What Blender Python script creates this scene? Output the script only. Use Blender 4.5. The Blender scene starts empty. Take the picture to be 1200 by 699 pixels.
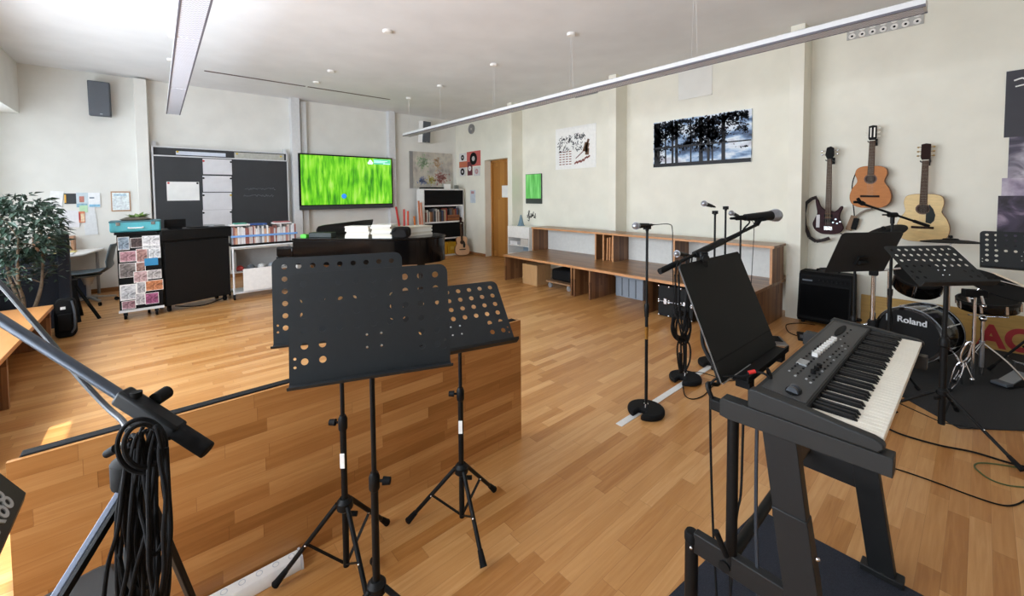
import bpy, bmesh, math, random
from mathutils import Vector, Matrix
random.seed(7)
S = bpy.context.scene
COL = S.collection
PI = math.pi
V = Vector
# ------------------------------------------------------------------ camera calibration
F_PX, CX, CY, HC = 478.79, 600.0, 248.43, 1.6
yaw, pitch, roll = .715213364, .0416771353, -.00776573464
FW = V((math.sin(yaw)*math.cos(pitch), math.cos(yaw)*math.cos(pitch), -math.sin(pitch)))
_r = V((math.cos(yaw), -math.sin(yaw), 0)); _u = _r.cross(FW)
RT = math.cos(roll)*_r + math.sin(roll)*_u
UP = -math.sin(roll)*_r + math.cos(roll)*_u
CAM = V((0, 0, HC))
def ray(x, y): return FW + RT*((x-CX)/F_PX) - UP*((y-CY)/F_PX)
def G(x, y, z=0.0): d = ray(x, y); return CAM + d*((z-HC)/d.z)      # survey a photo point on a level plane
def AY(x, y, Y): d = ray(x, y); return CAM + d*(Y/d.y)              # ... on a plane parallel to the back wall
def AX(x, y, X): d = ray(x, y); return CAM + d*(X/d.x)              # ... on a plane parallel to the right wall
def D(x, y, d): return CAM + ray(x, y)*d                            # ... at a measured distance

# ------------------------------------------------------------------ materials
def lin(c):
    if isinstance(c, str): c = [int(c[i:i+2], 16)/255 for i in (0, 2, 4)]
    return tuple(((x+.055)/1.055)**2.4 if x > .04045 else x/12.92 for x in c) + (1,)
MATS = {}
def mat(name, color, rough=.5, metal=0., noise=.0, nscale=20., bump=0., coat=0., spec=.5, stretch=(1, 1, 1)):
    if name in MATS: return MATS[name]
    m = bpy.data.materials.new(name); m.use_nodes = True
    nt = m.node_tree; b = nt.nodes['Principled BSDF']
    c = lin(color)
    b.inputs['Base Color'].default_value = c; b.inputs['Roughness'].default_value = rough
    b.inputs['Metallic'].default_value = metal; b.inputs['Coat Weight'].default_value = coat
    b.inputs['Specular IOR Level'].default_value = spec
    tc = nt.nodes.new('ShaderNodeTexCoord'); mp = nt.nodes.new('ShaderNodeMapping')
    mp.inputs['Scale'].default_value = stretch
    nt.links.new(tc.outputs['Object'], mp.inputs[0])
    n = nt.nodes.new('ShaderNodeTexNoise'); n.inputs['Scale'].default_value = nscale; n.inputs['Detail'].default_value = 5
    nt.links.new(mp.outputs[0], n.inputs['Vector'])
    k = max(noise, .04)
    r = nt.nodes.new('ShaderNodeValToRGB')
    r.color_ramp.elements[0].position = .3; r.color_ramp.elements[1].position = .7
    r.color_ramp.elements[0].color = tuple(min(1, x*(1-k)) for x in c[:3]) + (1,)
    r.color_ramp.elements[1].color = tuple(min(1, x*(1+k)) for x in c[:3]) + (1,)
    nt.links.new(n.outputs['Fac'], r.inputs[0]); nt.links.new(r.outputs[0], b.inputs['Base Color'])
    if bump:
        bp = nt.nodes.new('ShaderNodeBump'); bp.inputs['Strength'].default_value = bump; bp.inputs['Distance'].default_value = .01
        nt.links.new(n.outputs['Fac'], bp.inputs['Height']); nt.links.new(bp.outputs[0], b.inputs['Normal'])
    MATS[name] = m; return m

def math_node(nt, op, a, b=None):
    n = nt.nodes.new('ShaderNodeMath'); n.operation = op
    for i, v in enumerate((a, b)):
        if v is None: continue
        if isinstance(v, (int, float)): n.inputs[i].default_value = v
        else: nt.links.new(v, n.inputs[i])
    return n.outputs[0]

def plank_mat(name, ua, va, width, length, cols, rough=.35, grain=1., gap=.02):
    """strip parquet: ua = axis along the boards, va = axis across them"""
    m = bpy.data.materials.new(name); m.use_nodes = True; nt = m.node_tree; b = nt.nodes['Principled BSDF']
    tc = nt.nodes.new('ShaderNodeTexCoord'); sp = nt.nodes.new('ShaderNodeSeparateXYZ')
    nt.links.new(tc.outputs['Object'], sp.inputs[0])
    u, v = sp.outputs[ua], sp.outputs[va]
    vs = math_node(nt, 'DIVIDE', v, width); row = math_node(nt, 'FLOOR', vs)
    wn = nt.nodes.new('ShaderNodeTexWhiteNoise'); wn.noise_dimensions = '1D'; nt.links.new(row, wn.inputs['W'])
    off = math_node(nt, 'MULTIPLY', wn.outputs['Value'], 7.3)
    us = math_node(nt, 'ADD', math_node(nt, 'DIVIDE', u, length), off); colm = math_node(nt, 'FLOOR', us)
    cb = nt.nodes.new('ShaderNodeCombineXYZ'); nt.links.new(row, cb.inputs[0]); nt.links.new(colm, cb.inputs[1])
    w2 = nt.nodes.new('ShaderNodeTexWhiteNoise'); w2.noise_dimensions = '3D'; nt.links.new(cb.outputs[0], w2.inputs['Vector'])
    # grain, stretched along the board and shifted per board
    g = nt.nodes.new('ShaderNodeCombineXYZ')
    nt.links.new(math_node(nt, 'MULTIPLY', u, 2.2), g.inputs[0]); nt.links.new(math_node(nt, 'MULTIPLY', v, 38.), g.inputs[1])
    nt.links.new(math_node(nt, 'MULTIPLY', w2.outputs['Value'], 40.), g.inputs[2])
    n = nt.nodes.new('ShaderNodeTexNoise'); n.inputs['Scale'].default_value = 1.6; n.inputs['Detail'].default_value = 6; n.inputs['Distortion'].default_value = .6
    nt.links.new(g.outputs[0], n.inputs['Vector'])
    f = math_node(nt, 'ADD', w2.outputs['Value'], math_node(nt, 'MULTIPLY', math_node(nt, 'SUBTRACT', n.outputs['Fac'], .5), 1.1*grain))
    r = nt.nodes.new('ShaderNodeValToRGB'); e = r.color_ramp.elements
    while len(e) < len(cols): e.new(.5)
    for i, c in enumerate(cols): e[i].position = i/(len(cols)-1); e[i].color = lin(c)
    nt.links.new(f, r.inputs[0])
    # fine dark joints
    fr = math_node(nt, 'FRACT', vs); j1 = math_node(nt, 'LESS_THAN', fr, gap)
    fu = math_node(nt, 'FRACT', us); j2 = math_node(nt, 'LESS_THAN', fu, .004)
    j = math_node(nt, 'MULTIPLY', math_node(nt, 'MAXIMUM', j1, j2), .35)
    mx = nt.nodes.new('ShaderNodeMixRGB'); mx.blend_type = 'MULTIPLY'; mx.inputs[2].default_value = lin('7a5230')
    nt.links.new(j, mx.inputs[0]); nt.links.new(r.outputs[0], mx.inputs[1])
    nt.links.new(mx.outputs[0], b.inputs['Base Color'])
    b.inputs['Roughness'].default_value = rough
    bp = nt.nodes.new('ShaderNodeBump'); bp.inputs['Strength'].default_value = .06; bp.inputs['Distance'].default_value = .003
    nt.links.new(n.outputs['Fac'], bp.inputs['Height']); nt.links.new(bp.outputs[0], b.inputs['Normal'])
    MATS[name] = m; return m

def ramp_mat(name, kind, scale, cols, rough=.6, stretch=(1, 1, 1), emit=0., detail=4., pos=None, dist=0.):
    m = bpy.data.materials.new(name); m.use_nodes = True; nt = m.node_tree; b = nt.nodes['Principled BSDF']
    tc = nt.nodes.new('ShaderNodeTexCoord'); mp = nt.nodes.new('ShaderNodeMapping'); mp.inputs['Scale'].default_value = stretch
    nt.links.new(tc.outputs['Object'], mp.inputs[0])
    if kind == 'noise':
        t = nt.nodes.new('ShaderNodeTexNoise'); t.inputs['Detail'].default_value = detail; t.inputs['Distortion'].default_value = dist; out = 'Fac'
    else:
        t = nt.nodes.new('ShaderNodeTexVoronoi'); out = 'Color'
    t.inputs['Scale'].default_value = scale
    nt.links.new(mp.outputs[0], t.inputs['Vector'])
    r = nt.nodes.new('ShaderNodeValToRGB'); e = r.color_ramp.elements
    while len(e) < len(cols): e.new(.5)
    for i, c in enumerate(cols):
        e[i].position = pos[i] if pos else .25 + .5*i/(len(cols)-1); e[i].color = lin(c)
    nt.links.new(t.outputs[out], r.inputs[0]); nt.links.new(r.outputs[0], b.inputs['Base Color'])
    b.inputs['Roughness'].default_value = rough
    if emit:
        b.inputs['Base Color'].default_value = (0.01, .01, .01, 1)
        for l in list(b.inputs['Base Color'].links): nt.links.remove(l)
        nt.links.new(r.outputs[0], b.inputs['Emission Color']); b.inputs['Emission Strength'].default_value = emit
    MATS[name] = m; return m

OAK = ['a66f37', 'b27c44', 'ba864e', 'c28f57', 'cb9b65']
M_floor = plank_mat('oak_strip_floor', 0, 1, .071, .62, OAK, rough=.33)
M_part = plank_mat('oak_strip_panel', 0, 2, .056, .5, ['96622f', 'a66f3a', 'af7942', 'b7824b', 'c39058'], rough=.4)
M_bench = plank_mat('beech_brown_board', 1, 0, .05, 1.3, ['75502e', '875f39', '926940', '9f764b'], rough=.3, gap=.0)
M_benchv = plank_mat('brown_upright_board', 2, 0, .045, 1.3, ['66432a', '785031', '845b39', '926945'], rough=.45, gap=.0)
M_bencht = mat('pale_edge_band', 'c08a5c', .45, noise=.12, nscale=30, stretch=(1, .2, 1))
M_wall = mat('wall_paint', 'e3e2dc', .85, noise=.005, nscale=3)
M_wallr = mat('wall_paint_cream', 'e7e4d6', .85, noise=.005, nscale=3)
M_ceil = mat('ceiling_paint', 'e7e8e9', .9, noise=.01, nscale=2)
M_white = mat('white_lacquer', 'eceae6', .5)
M_wmetal = mat('white_metal', 'd8d9da', .35)
M_grey = mat('grey_metal', '9a9b9c', .4, metal=.6)
M_dgrey = mat('slate_grey', '50555c', .6)
M_black = mat('black_powder_coat', '101112', .5, noise=.06, nscale=90, spec=.22)
M_blackm = mat('black_matt', '0c0c0d', .7, spec=.2)
M_rubber = mat('black_rubber', '121213', .8, noise=.1, nscale=120, bump=.1, spec=.2)
M_desk = mat('charcoal_sheet_steel', '232628', .55, noise=.04, nscale=60, spec=.3)
M_gloss = mat('piano_black', '080707', .12, spec=.35)
M_chrome = mat('chrome', 'd2d4d8', .14, metal=1.)
M_steel = mat('satin_steel', 'a9adb3', .3, metal=.9)
M_board = mat('chalkboard', '2e3033', .6, noise=.08, nscale=4)
M_paper = mat('paper', 'dedde0', .8, noise=.03, nscale=8)
M_paperw = mat('bright_paper', 'f1f1ee', .75, noise=.02, nscale=8)
M_yellow = mat('yellow_plastic', 'd8b52c', .5)
M_red = mat('red_plastic', 'c22a24', .45)
M_orange = mat('orange_plastic', 'dd7a22', .45)
M_teal = mat('turquoise_case', '4fa7b2', .5, noise=.05, nscale=40)
M_navy = mat('navy_fabric', '20242e', .9, noise=.2, nscale=150, bump=.2)
M_blue = mat('blue_plastic', '2c5f96', .5)
M_door = plank_mat('door_veneer', 2, 1, .09, 2.6, ['a06a2c', 'ab7434', 'b37c3a'], rough=.45, gap=.0, grain=.7)
M_trim = mat('oak_skirting', '97683c', .5, noise=.1, nscale=20, stretch=(.2, .2, 3))
M_cream = mat('key_ivory', 'efebde', .35)
M_bkey = mat('key_black', '0c0c0d', .45, spec=.25)
M_kbd = mat('keyboard_casing', '222323', .5, noise=.05, nscale=120, spec=.35)
M_kpan = mat('keyboard_panel', '37393b', .5, noise=.04, nscale=80)
M_bluegrey = mat('grey_crate_plastic', '8b939c', .5)
M_chair = mat('grey_green_shell', '59646a', .5)
M_leaf = mat('ficus_leaf', '2b3d30', .45, noise=.35, nscale=9)
M_bark = mat('bark', '6a5a48', .9, noise=.3, nscale=40)
M_ring = mat('dark_ring', '2a1c14', .7, spec=.15)

# ------------------------------------------------------------------ mesh builder
class MB:
    def __init__(s, M=None): s.bm = bmesh.new(); s.M = M or Matrix()
    def _v(s, p): return s.bm.verts.new(s.M @ V(p))
    def _f(s, vs):
        try: return s.bm.faces.new(vs)
        except ValueError: return None
    def box(s, x0, x1, y0, y1, z0, z1, M=None):
        o = s.M
        if M is not None: s.M = o @ M
        v = [s._v((x, y, z)) for x in (x0, x1) for y in (y0, y1) for z in (z0, z1)]
        for q in ((0, 1, 3, 2), (4, 6, 7, 5), (0, 4, 5, 1), (2, 3, 7, 6), (0, 2, 6, 4), (1, 5, 7, 3)): s._f([v[i] for i in q])
        s.M = o; return s
    def bar(s, a, b, w, h, up=(0, 0, 1)):
        """rectangular bar from a to b, w across, h along up"""
        a, b = V(a), V(b); t = (b-a).normalized(); side = t.cross(V(up))
        if side.length < 1e-4: side = t.cross(V((1, 0, 0)))
        side.normalize(); u = side.cross(t)
        q = []
        for p in (a, b): q.append([s._v(p + side*(w/2*i) + u*(h/2*j)) for i, j in ((-1, -1), (1, -1), (1, 1), (-1, 1))])
        for i in range(4): s._f([q[0][i], q[0][(i+1) % 4], q[1][(i+1) % 4], q[1][i]])
        s._f(q[0][::-1]); s._f(q[1]); return s
    def rod(s, a, b, r, r2=None, n=14):
        a, b = V(a), V(b); r2 = r if r2 is None else r2
        t = (b-a).normalized(); x = t.orthogonal().normalized(); y = t.cross(x)
        A = [s._v(a + (x*math.cos(2*PI*i/n) + y*math.sin(2*PI*i/n))*r) for i in range(n)]
        B = [s._v(b + (x*math.cos(2*PI*i/n) + y*math.sin(2*PI*i/n))*r2) for i in range(n)]
        for i in range(n): s._f([A[i], A[(i+1) % n], B[(i+1) % n], B[i]])
        s._f(A[::-1]); s._f(B); return s
    def tube(s, pts, r, n=8, sub=6, smooth=True, closed=False):
        P = [V(p) for p in pts]
        if smooth and len(P) > 2:
            Q = []
            m = len(P)
            for i in range(m-1 if not closed else m):
                p0 = P[(i-1) % m] if (i > 0 or closed) else P[0]*2 - P[1]
                p1, p2 = P[i], P[(i+1) % m]
                p3 = P[(i+2) % m] if (i+2 < m or closed) else P[-1]*2 - P[-2]
                for k in range(sub):
                    t = k/sub
                    Q.append(.5*((2*p1) + (p2-p0)*t + (2*p0-5*p1+4*p2-p3)*t*t + (3*p1-p0-3*p2+p3)*t**3))
            if not closed: Q.append(P[-1])
            P = Q
        rings = []; x = None; m = len(P)
        for i, p in enumerate(P):
            t = (P[(i+1) % m]-P[i-1]) if closed else (P[min(i+1, m-1)]-P[max(i-1, 0)])
            if t.length < 1e-9: t = V((0, 0, 1))
            t.normalize()
            if x is None: x = t.orthogonal()
            x = (x - t*x.dot(t))
            if x.length < 1e-6: x = t.orthogonal()
            x.normalize(); y = t.cross(x)
            rr = r(i/(m-1)) if callable(r) else r
            rings.append([s._v(p + (x*math.cos(2*PI*k/n) + y*math.sin(2*PI*k/n))*rr) for k in range(n)])
        for i in range(m if closed else m-1):
            A, B = rings[i], rings[(i+1) % m]
            for k in range(n): s._f([A[k], A[(k+1) % n], B[(k+1) % n], B[k]])
        if not closed: s._f(rings[0][::-1]); s._f(rings[-1])
        return s
    def lathe(s, prof, n=28, M=None, a0=0., a1=2*PI):
        o = s.M
        if M is not None: s.M = o @ M
        R = []
        for i in range(n):
            a = 2*PI*i/n
            R.append([s._v((r*math.cos(a), r*math.sin(a), z)) for r, z in prof])
        for i in range(n):
            A, B = R[i], R[(i+1) % n]
            for k in range(len(prof)-1): s._f([A[k], B[k], B[k+1], A[k+1]])
        if len(prof) > 3 and prof[0][0] > 1e-6 and abs(prof[0][0]-prof[-1][0]) < 1e-6:      # a ring: close it on itself
            for i in range(n): s._f([R[i][-1], R[(i+1) % n][-1], R[(i+1) % n][0], R[i][0]])
        else:
            if prof[0][0] > 1e-6: s._f([R[i][0] for i in range(n)][::-1])
            if prof[-1][0] > 1e-6: s._f([R[i][-1] for i in range(n)])
        bmesh.ops.remove_doubles(s.bm, verts=[v for r in R for v in r], dist=1e-6)
        s.M = o; return s
    def prism(s, poly, z0, z1, M=None):
        o = s.M
        if M is not None: s.M = o @ M
        A = [s._v((x, y, z0)) for x, y in poly]; B = [s._v((x, y, z1)) for x, y in poly]; n = len(poly)
        for i in range(n): s._f([A[i], A[(i+1) % n], B[(i+1) % n], B[i]])
        s._f(A[::-1]); s._f(B); s.M = o; return s
    def ball(s, c, r, sc=(1, 1, 1), n=16, M=None):
        bmesh.ops.create_uvsphere(s.bm, u_segments=n, v_segments=max(6, n*2//3), radius=r,
                                  matrix=s.M @ Matrix.Translation(c) @ (M or Matrix()) @ Matrix.Diagonal((*sc, 1)))
        return s
    def quad(s, pts): s._f([s._v(p) for p in pts]); return s
    def holed(s, outer, holes, M=None):
        o = s.M
        if M is not None: s.M = o @ M
        ed = []
        for loop in [outer] + holes:
            vs = [s._v((x, y, 0)) for x, y in loop]
            ed += [s.bm.edges.new((vs[i], vs[(i+1) % len(vs)])) for i in range(len(vs))]
        bmesh.ops.triangle_fill(s.bm, use_beauty=True, use_dissolve=False, edges=ed)
        s.M = o; return s

def link(o): COL.objects.link(o); return o
def thing(name, label, cat, loc=(0, 0, 0), group=None, kind=None):
    o = bpy.data.objects.new(name, None); o.empty_display_size = .1; link(o)
    o.location = loc; tag(o, label, cat, group, kind); return o
def tag(o, label, cat, group=None, kind=None):
    if label: o['label'] = label
    if cat: o['category'] = cat
    if group: o['group'] = group
    if kind: o['kind'] = kind
    return o
def root_of(o):
    while o.parent: o = o.parent
    return o
def part(name, mb, m, parent=None, bevel=0., smooth=35, solid=0., label=None, kind=None, origin=None):
    bm = mb.bm
    off = V((0, 0, 0))
    if parent is not None: off = root_of(parent).location.copy()
    elif origin is not None: off = V(origin)
    if off.length > 0: bmesh.ops.translate(bm, verts=bm.verts, vec=-off)
    bmesh.ops.recalc_face_normals(bm, faces=bm.faces)
    me = bpy.data.meshes.new(name); bm.to_mesh(me); bm.free()
    for mm in (m if isinstance(m, (list, tuple)) else [m]): me.materials.append(mm)
    if smooth:
        for p in me.polygons: p.use_smooth = True
        me.set_sharp_from_angle(angle=math.radians(smooth))
    o = link(bpy.data.objects.new(name, me))
    if parent is not None: o.parent = parent
    elif origin is not None: o.location = off
    if bevel:
        b = o.modifiers.new('bevel', 'BEVEL'); b.width = bevel; b.segments = 2; b.limit_method = 'ANGLE'; b.angle_limit = math.radians(50)
    if solid:
        b = o.modifiers.new('solid', 'SOLIDIFY'); b.thickness = solid; b.offset = 0
    if label: o['label'] = label
    if kind: o['kind'] = kind
    return o
def single(name, mb, m, label, cat, group=None, kind=None, **k):
    bb = [v.co for v in mb.bm.verts]
    org = V(((min(v.x for v in bb)+max(v.x for v in bb))/2, (min(v.y for v in bb)+max(v.y for v in bb))/2, min(v.z for v in bb)))
    return tag(part(name, mb, m, None, origin=org, **k), label, cat, group, kind)
def struct(name, mb, m, **k): return tag(part(name, mb, m, **k), None, None, None, 'structure')
def text_mb(body, size, M, depth=.002, shear=0., bold=0.):
    cu = bpy.data.curves.new('t', 'FONT'); cu.body = body; cu.size = size; cu.extrude = depth; cu.align_x = 'CENTER'; cu.align_y = 'CENTER'
    cu.shear = shear; cu.offset = bold
    o = link(bpy.data.objects.new('t', cu)); bpy.context.view_layer.update()
    me = bpy.data.meshes.new_from_object(o.evaluated_get(bpy.context.evaluated_depsgraph_get()))
    bpy.data.objects.remove(o); bpy.data.curves.remove(cu)
    mb = MB(); mb.bm.from_mesh(me); bpy.data.meshes.remove(me)
    mb.bm.transform(M); return mb
def frame(o, x, y, z=None):
    """matrix with given origin and axis directions"""
    x = V(x).normalized(); y = V(y).normalized(); z = x.cross(y).normalized() if z is None else V(z).normalized()
    return Matrix((( x.x, y.x, z.x, o[0]), (x.y, y.y, z.y, o[1]), (x.z, y.z, z.z, o[2]), (0, 0, 0, 1)))
def T(x, y, z): return Matrix.Translation((x, y, z))
def RZ(a): return Matrix.Rotation(a, 4, 'Z')
def circle(cx, cy, r, n=16, ry=None): return [(cx+r*math.cos(2*PI*i/n), cy+(ry or r)*math.sin(2*PI*i/n)) for i in range(n)]
def rrect(x0, x1, y0, y1, r, n=5, corners=(1, 1, 1, 1)):
    P = []
    for k, (cx, cy) in enumerate(((x1, y1), (x0, y1), (x0, y0), (x1, y0))):
        if not corners[k]: P.append((cx, cy)); continue
        sx = -1 if cx == x1 else 1; sy = -1 if cy == y1 else 1
        for i in range(n+1):
            a = k*PI/2 + PI/2*i/n
            P.append((cx+sx*r + r*math.cos(a), cy+sy*r + r*math.sin(a)))
    return P

# ================================================================== THE ROOM
XR, XL, YB, YF, ZC = 6.4, -1.55, 9.75, -3.2, 3.68
struct('floor', MB().box(-2.2, 7.2, YF-.2, YB+.2, -.1, 0), M_floor)
struct('ceiling', MB().box(-2.2, 7.2, YF-.2, YB+.2, ZC, ZC+.15), M_ceil)
struct('wall_back', MB().box(-2.2, 7.2, YB, YB+.2, 0, ZC), M_wall)
struct('wall_front', MB().box(-2.2, 7.2, YF-.2, YF, 0, ZC), M_wall)
DY0, DY1, DZ = 7.32, 8.43, 2.49
mb = MB().box(XR, XR+.4, YF, DY0, 0, ZC).box(XR, XR+.4, DY1, YB, 0, ZC).box(XR, XR+.4, DY0, DY1, DZ, ZC)
struct('wall_right', mb, M_wallr)
for i, yc in enumerate((1.555, 4.29, 7.055)):
    struct('trim_%d' % (i+1), MB().box(6.07, XR, yc-.075, yc+.075, 0, ZC), M_wallr)
# left wall: parapet, lintel and piers around five windows set in a deep recess
WIN = [(.1, 1.9), (2.1, 4.1), (4.4, 6.6), (6.9, 9.3)]
mb = MB().box(-2.2, XL, YF, YB, 2.91, ZC)
mb.box(-2.1, -1.92, YF, YB, 0, .82)
ys = [YF] + [v for w in WIN for v in w] + [YB]
for i in range(0, len(ys), 2): mb.box(-2.1, -1.92, ys[i], ys[i+1], .82, 2.91)
struct('wall_left', mb, M_wall)
M_glass = bpy.data.materials.new('window_glass'); M_glass.use_nodes = True
nt = M_glass.node_tree; nt.nodes.remove(nt.nodes['Principled BSDF'])
tr = nt.nodes.new('ShaderNodeBsdfTransparent'); gl = nt.nodes.new('ShaderNodeBsdfGlossy'); gl.inputs['Roughness'].default_value = .02
mx = nt.nodes.new('ShaderNodeMixShader'); mx.inputs[0].default_value = .06
nt.links.new(tr.outputs[0], mx.inputs[1]); nt.links.new(gl.outputs[0], mx.inputs[2]); nt.links.new(mx.outputs[0], nt.nodes['Material Output'].inputs[0])
for i, (a, b) in enumerate(WIN):
    mb = MB(); m = (a+b)/2
    for y in (a, m-.03, b-.06): mb.box(-2.06, -1.98, y, y+.06, .82, 2.91)
    for z in (.82, 2.85): mb.box(-2.06, -1.98, a, b, z, z+.06)
    w = struct('window_%d' % (i+1), mb, M_wmetal)
    part('window_pane', MB().box(-2.025, -2.015, a+.05, b-.05, .86, 2.87), M_glass, w)
    if i > 1: part('sun_blocker', MB().box(-2.17, -2.16, a-.05, b+.05, 1.55, 2.95), mat('blocker_white', 'd5d8da', .8), w)  # unseen sheet added outside the far windows to block the sun
    part('window_sill', MB().box(-1.98, -1.5, a-.1, b+.1, .78, .82), M_white, w)
struct('wall_left_panel', MB().box(-1.92, XL, YF, YB, 0, .78), M_wall).name = 'trim_4'
# skirtings
struct('baseboard_back', MB().box(XL, XR, YB-.015, YB, 0, .07), M_trim)
mb = MB().box(XR-.015, XR, DY1, YB, 0, .07).box(XR-.015, XR, YF, 1.48, 0, .07)
struct('baseboard_right', mb, M_trim)
# door in its deep reveal
d = struct('door_1', MB().box(6.64, 6.7, DY0, DY1, .005, DZ-.005), M_door)
mb = MB(); mb.box(6.6, 6.64, DY1-.05, DY1, 0, DZ).box(6.6, 6.64, DY0, DY1, DZ-.05, DZ).box(6.6, 6.64, DY0, DY0+.05, 0, DZ)
part('door_frame', mb, M_door, d)
mb = MB().rod((6.64, 7.45, 1.05), (6.57, 7.45, 1.05), .01).rod((6.58, 7.45, 1.05), (6.58, 7.57, 1.05), .009)
part('door_handle', mb, M_steel, d)
p = AX(592, 225, 6.63)
mb = MB().box(6.63, 6.64, p.y-.13, p.y+.13, p.z-.14, p.z+.16)
single('door_notice', mb, M_paperw, 'white paper notice taped on the brown wooden door', 'notice')
# columns and rails on the back wall
struct('trim_5', MB().box(-.24, -.07, 9.55, YB, 0, ZC-.03), M_wall, bevel=.01)
struct('trim_6', MB().box(2.19, 2.35, 9.55, YB, 0, ZC), M_wmetal)
struct('trim_7', MB().box(2.38, 2.5, 9.64, YB, 0, ZC-.04), M_wmetal)
struct('trim_8', MB().box(4.36, 4.52, 9.6, YB, 0, ZC), M_wmetal)
# slot in the ceiling, two black runs
for i, (a, b) in enumerate(((.66, 2.19), (2.23, 3.87))):
    mb = MB().box(a, b, 8.42, 8.475, ZC-.004, ZC+.002)
    single('ceiling_slot', mb, mat('slot_brown', '4a2f2f', .6), ('long dark slot in the ceiling running from the left lamp', 'long dark slot in the ceiling ending nearer the right lamp')[i], 'slot', 'ceiling slots')

# ================================================================== LIGHT FITTINGS
def louver_mat():
    m = mat('lamp_louver', 'b4b1b2', .5)
    nt = m.node_tree; b = nt.nodes['Principled BSDF']
    tc = nt.nodes.new('ShaderNodeTexCoord'); c = nt.nodes.new('ShaderNodeTexChecker'); c.inputs['Scale'].default_value = 55
    nt.links.new(tc.outputs['Object'], c.inputs['Vector'])
    c.inputs['Color1'].default_value = lin('b4b7c2'); c.inputs['Color2'].default_value = lin('dcdfe8')
    nt.links.new(c.outputs[0], b.inputs['Base Color']); return m
M_louv = louver_mat()
def lamp(xc, y0, y1, z, lab, cab):
    t = thing('linear_pendant_lamp', lab, 'lamp', (xc, (y0+y1)/2, z), 'linear pendant lamps')
    w = .082
    prof = [(-w, 0), (w, 0), (w, .052), (w*.85, .06), (-w*.85, .06), (-w, .052)]
    part('lamp_housing', MB(frame((xc, y0, z), (1, 0, 0), (0, 0, 1), (0, -1, 0))).prism(prof, 0, -(y1-y0)), M_wmetal, t)
    mb = MB()
    k = 4; L = (y1-y0)/k
    for i in range(k): mb.box(xc-w+.01, xc+w-.01, y0+i*L+.015, y0+(i+1)*L-.015, z-.004, z+.01)
    part('louver', mb, M_louv, t)
    mb = MB().box(xc-w-.002, xc-w+.011, y0, y1, z-.006, z+.012).box(xc+w-.011, xc+w+.002, y0, y1, z-.006, z+.012)
    part('lamp_rim', mb, mat('rim_shade_grey', '5d5a62', .5), t)  # rims hold the dark side shadows in their colour
    for y in cab:
        for s in (-.03, .03): part('cable', MB().rod((xc, y+s, z+.05), (xc, y+s*.3, ZC-.02), .0012, n=6), M_wmetal, t)
        part('ceiling_rose', MB(T(xc, y, ZC-.035)).lathe([(.0, 0), (.05, 0), (.055, .01), (.055, .035)], 20), M_white, t)
lamp(4.11, .29, 8.2, 2.88, 'long white linear lamp hanging along the right wall', (1.93, 3.54, 5.15, 6.78, 8.05))
lamp(.235, .25, 8.2, 2.88, 'long pale linear lamp hanging at upper left above the blackboard', (1.93, 3.6, 5.2, 6.86, 8.05))
for i, (x, y) in enumerate(((2.264, 4.974), (2.253, 7.141), (2.263, 7.993))):
    mb = MB(T(x, y, ZC-.03)).lathe([(0, 0), (.045, 0), (.06, .012), (.06, .03)], 20)
    single('ceiling_disc', mb, M_white, ('white ceiling disc nearest the camera, between the two lamps', 'middle of the three white ceiling discs between the lamps', 'white ceiling disc next to the dark ceiling slot')[i], 'disc', 'ceiling discs')
# ================================================================== BACK WALL
def wall_back_rect(a, b, y):
    """box corners from two photo corners on the plane y"""
    p, q = AY(*a, y), AY(*b, y); return min(p.x, q.x), max(p.x, q.x), min(p.z, q.z), max(p.z, q.z)
# loudspeakers
def wall_speaker(lab, x, z, rz, y=9.6):
    t = thing('wall_speaker', lab, 'loudspeaker', (x, y, z), 'wall loudspeakers')
    M = T(x, y, z) @ RZ(rz) @ Matrix.Rotation(.1, 4, 'X')
    part('cabinet', MB(M).box(-.13, .13, -.09, .09, -.28, .28), M_white if rz else M_dgrey, t, bevel=.012)
    part('grille', MB(M).box(-.118, .118, -.1, -.085, -.268, .268), mat('speaker_grille', '5b6067', .7, noise=.25, nscale=300), t, bevel=.005)
    part('wall_bracket', MB().rod((x, y+.05, z), (x, YB, z), .03), M_grey, t)
    part('badge', MB(M).box(.0, .03, -.103, -.099, -.25, -.235), M_steel, t)
wall_speaker('grey loudspeaker hung high on the wall left of the blackboard', -.655, 3.23, 0)
wall_speaker('white sided loudspeaker high in the back right corner behind the lamp', 5.29, 3.24, .12, y=9.52)
# blackboard set
BT = thing('blackboard', 'wide dark blackboard with two sliding leaves behind the black cabinet', 'blackboard', (1.02, 9.62, .9))
part('upper_leaf', MB().box(-.03, 2.08, 9.63, 9.66, 1.2, 2.5), M_board, BT)
part('lower_leaf', MB().box(-.02, 2.09, 9.58, 9.61, .95, 2.345), M_board, BT)
mb = MB().box(-.04, 2.1, 9.575, 9.615, 2.335, 2.355).box(-.045, -.02, 9.575, 9.67, .95, 2.5).box(2.08, 2.1, 9.575, 9.67, .95, 2.5).box(-.04, 2.1, 9.625, 9.665, 2.495, 2.515)
part('board_frame', mb, M_wmetal, BT)
part('wall_rail', MB().box(-.03, .02, 9.66, YB, .9, 2.6).box(2.04, 2.09, 9.66, YB, .9, 2.6), M_wmetal, BT)
rnd = random.Random(3)
mb = MB()
for zc, x0, x1 in ((1.76, 1.32, 1.86), (1.62, 1.3, 1.82)):
    P = []
    x = x0
    while x < x1: P.append((x, 9.578, zc + rnd.uniform(-.022, .022))); x += .014
    mb.tube(P, .0022, n=4, sub=2)
part('chalk_writing', mb, mat('chalk', '858c90', .9), BT)
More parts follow.
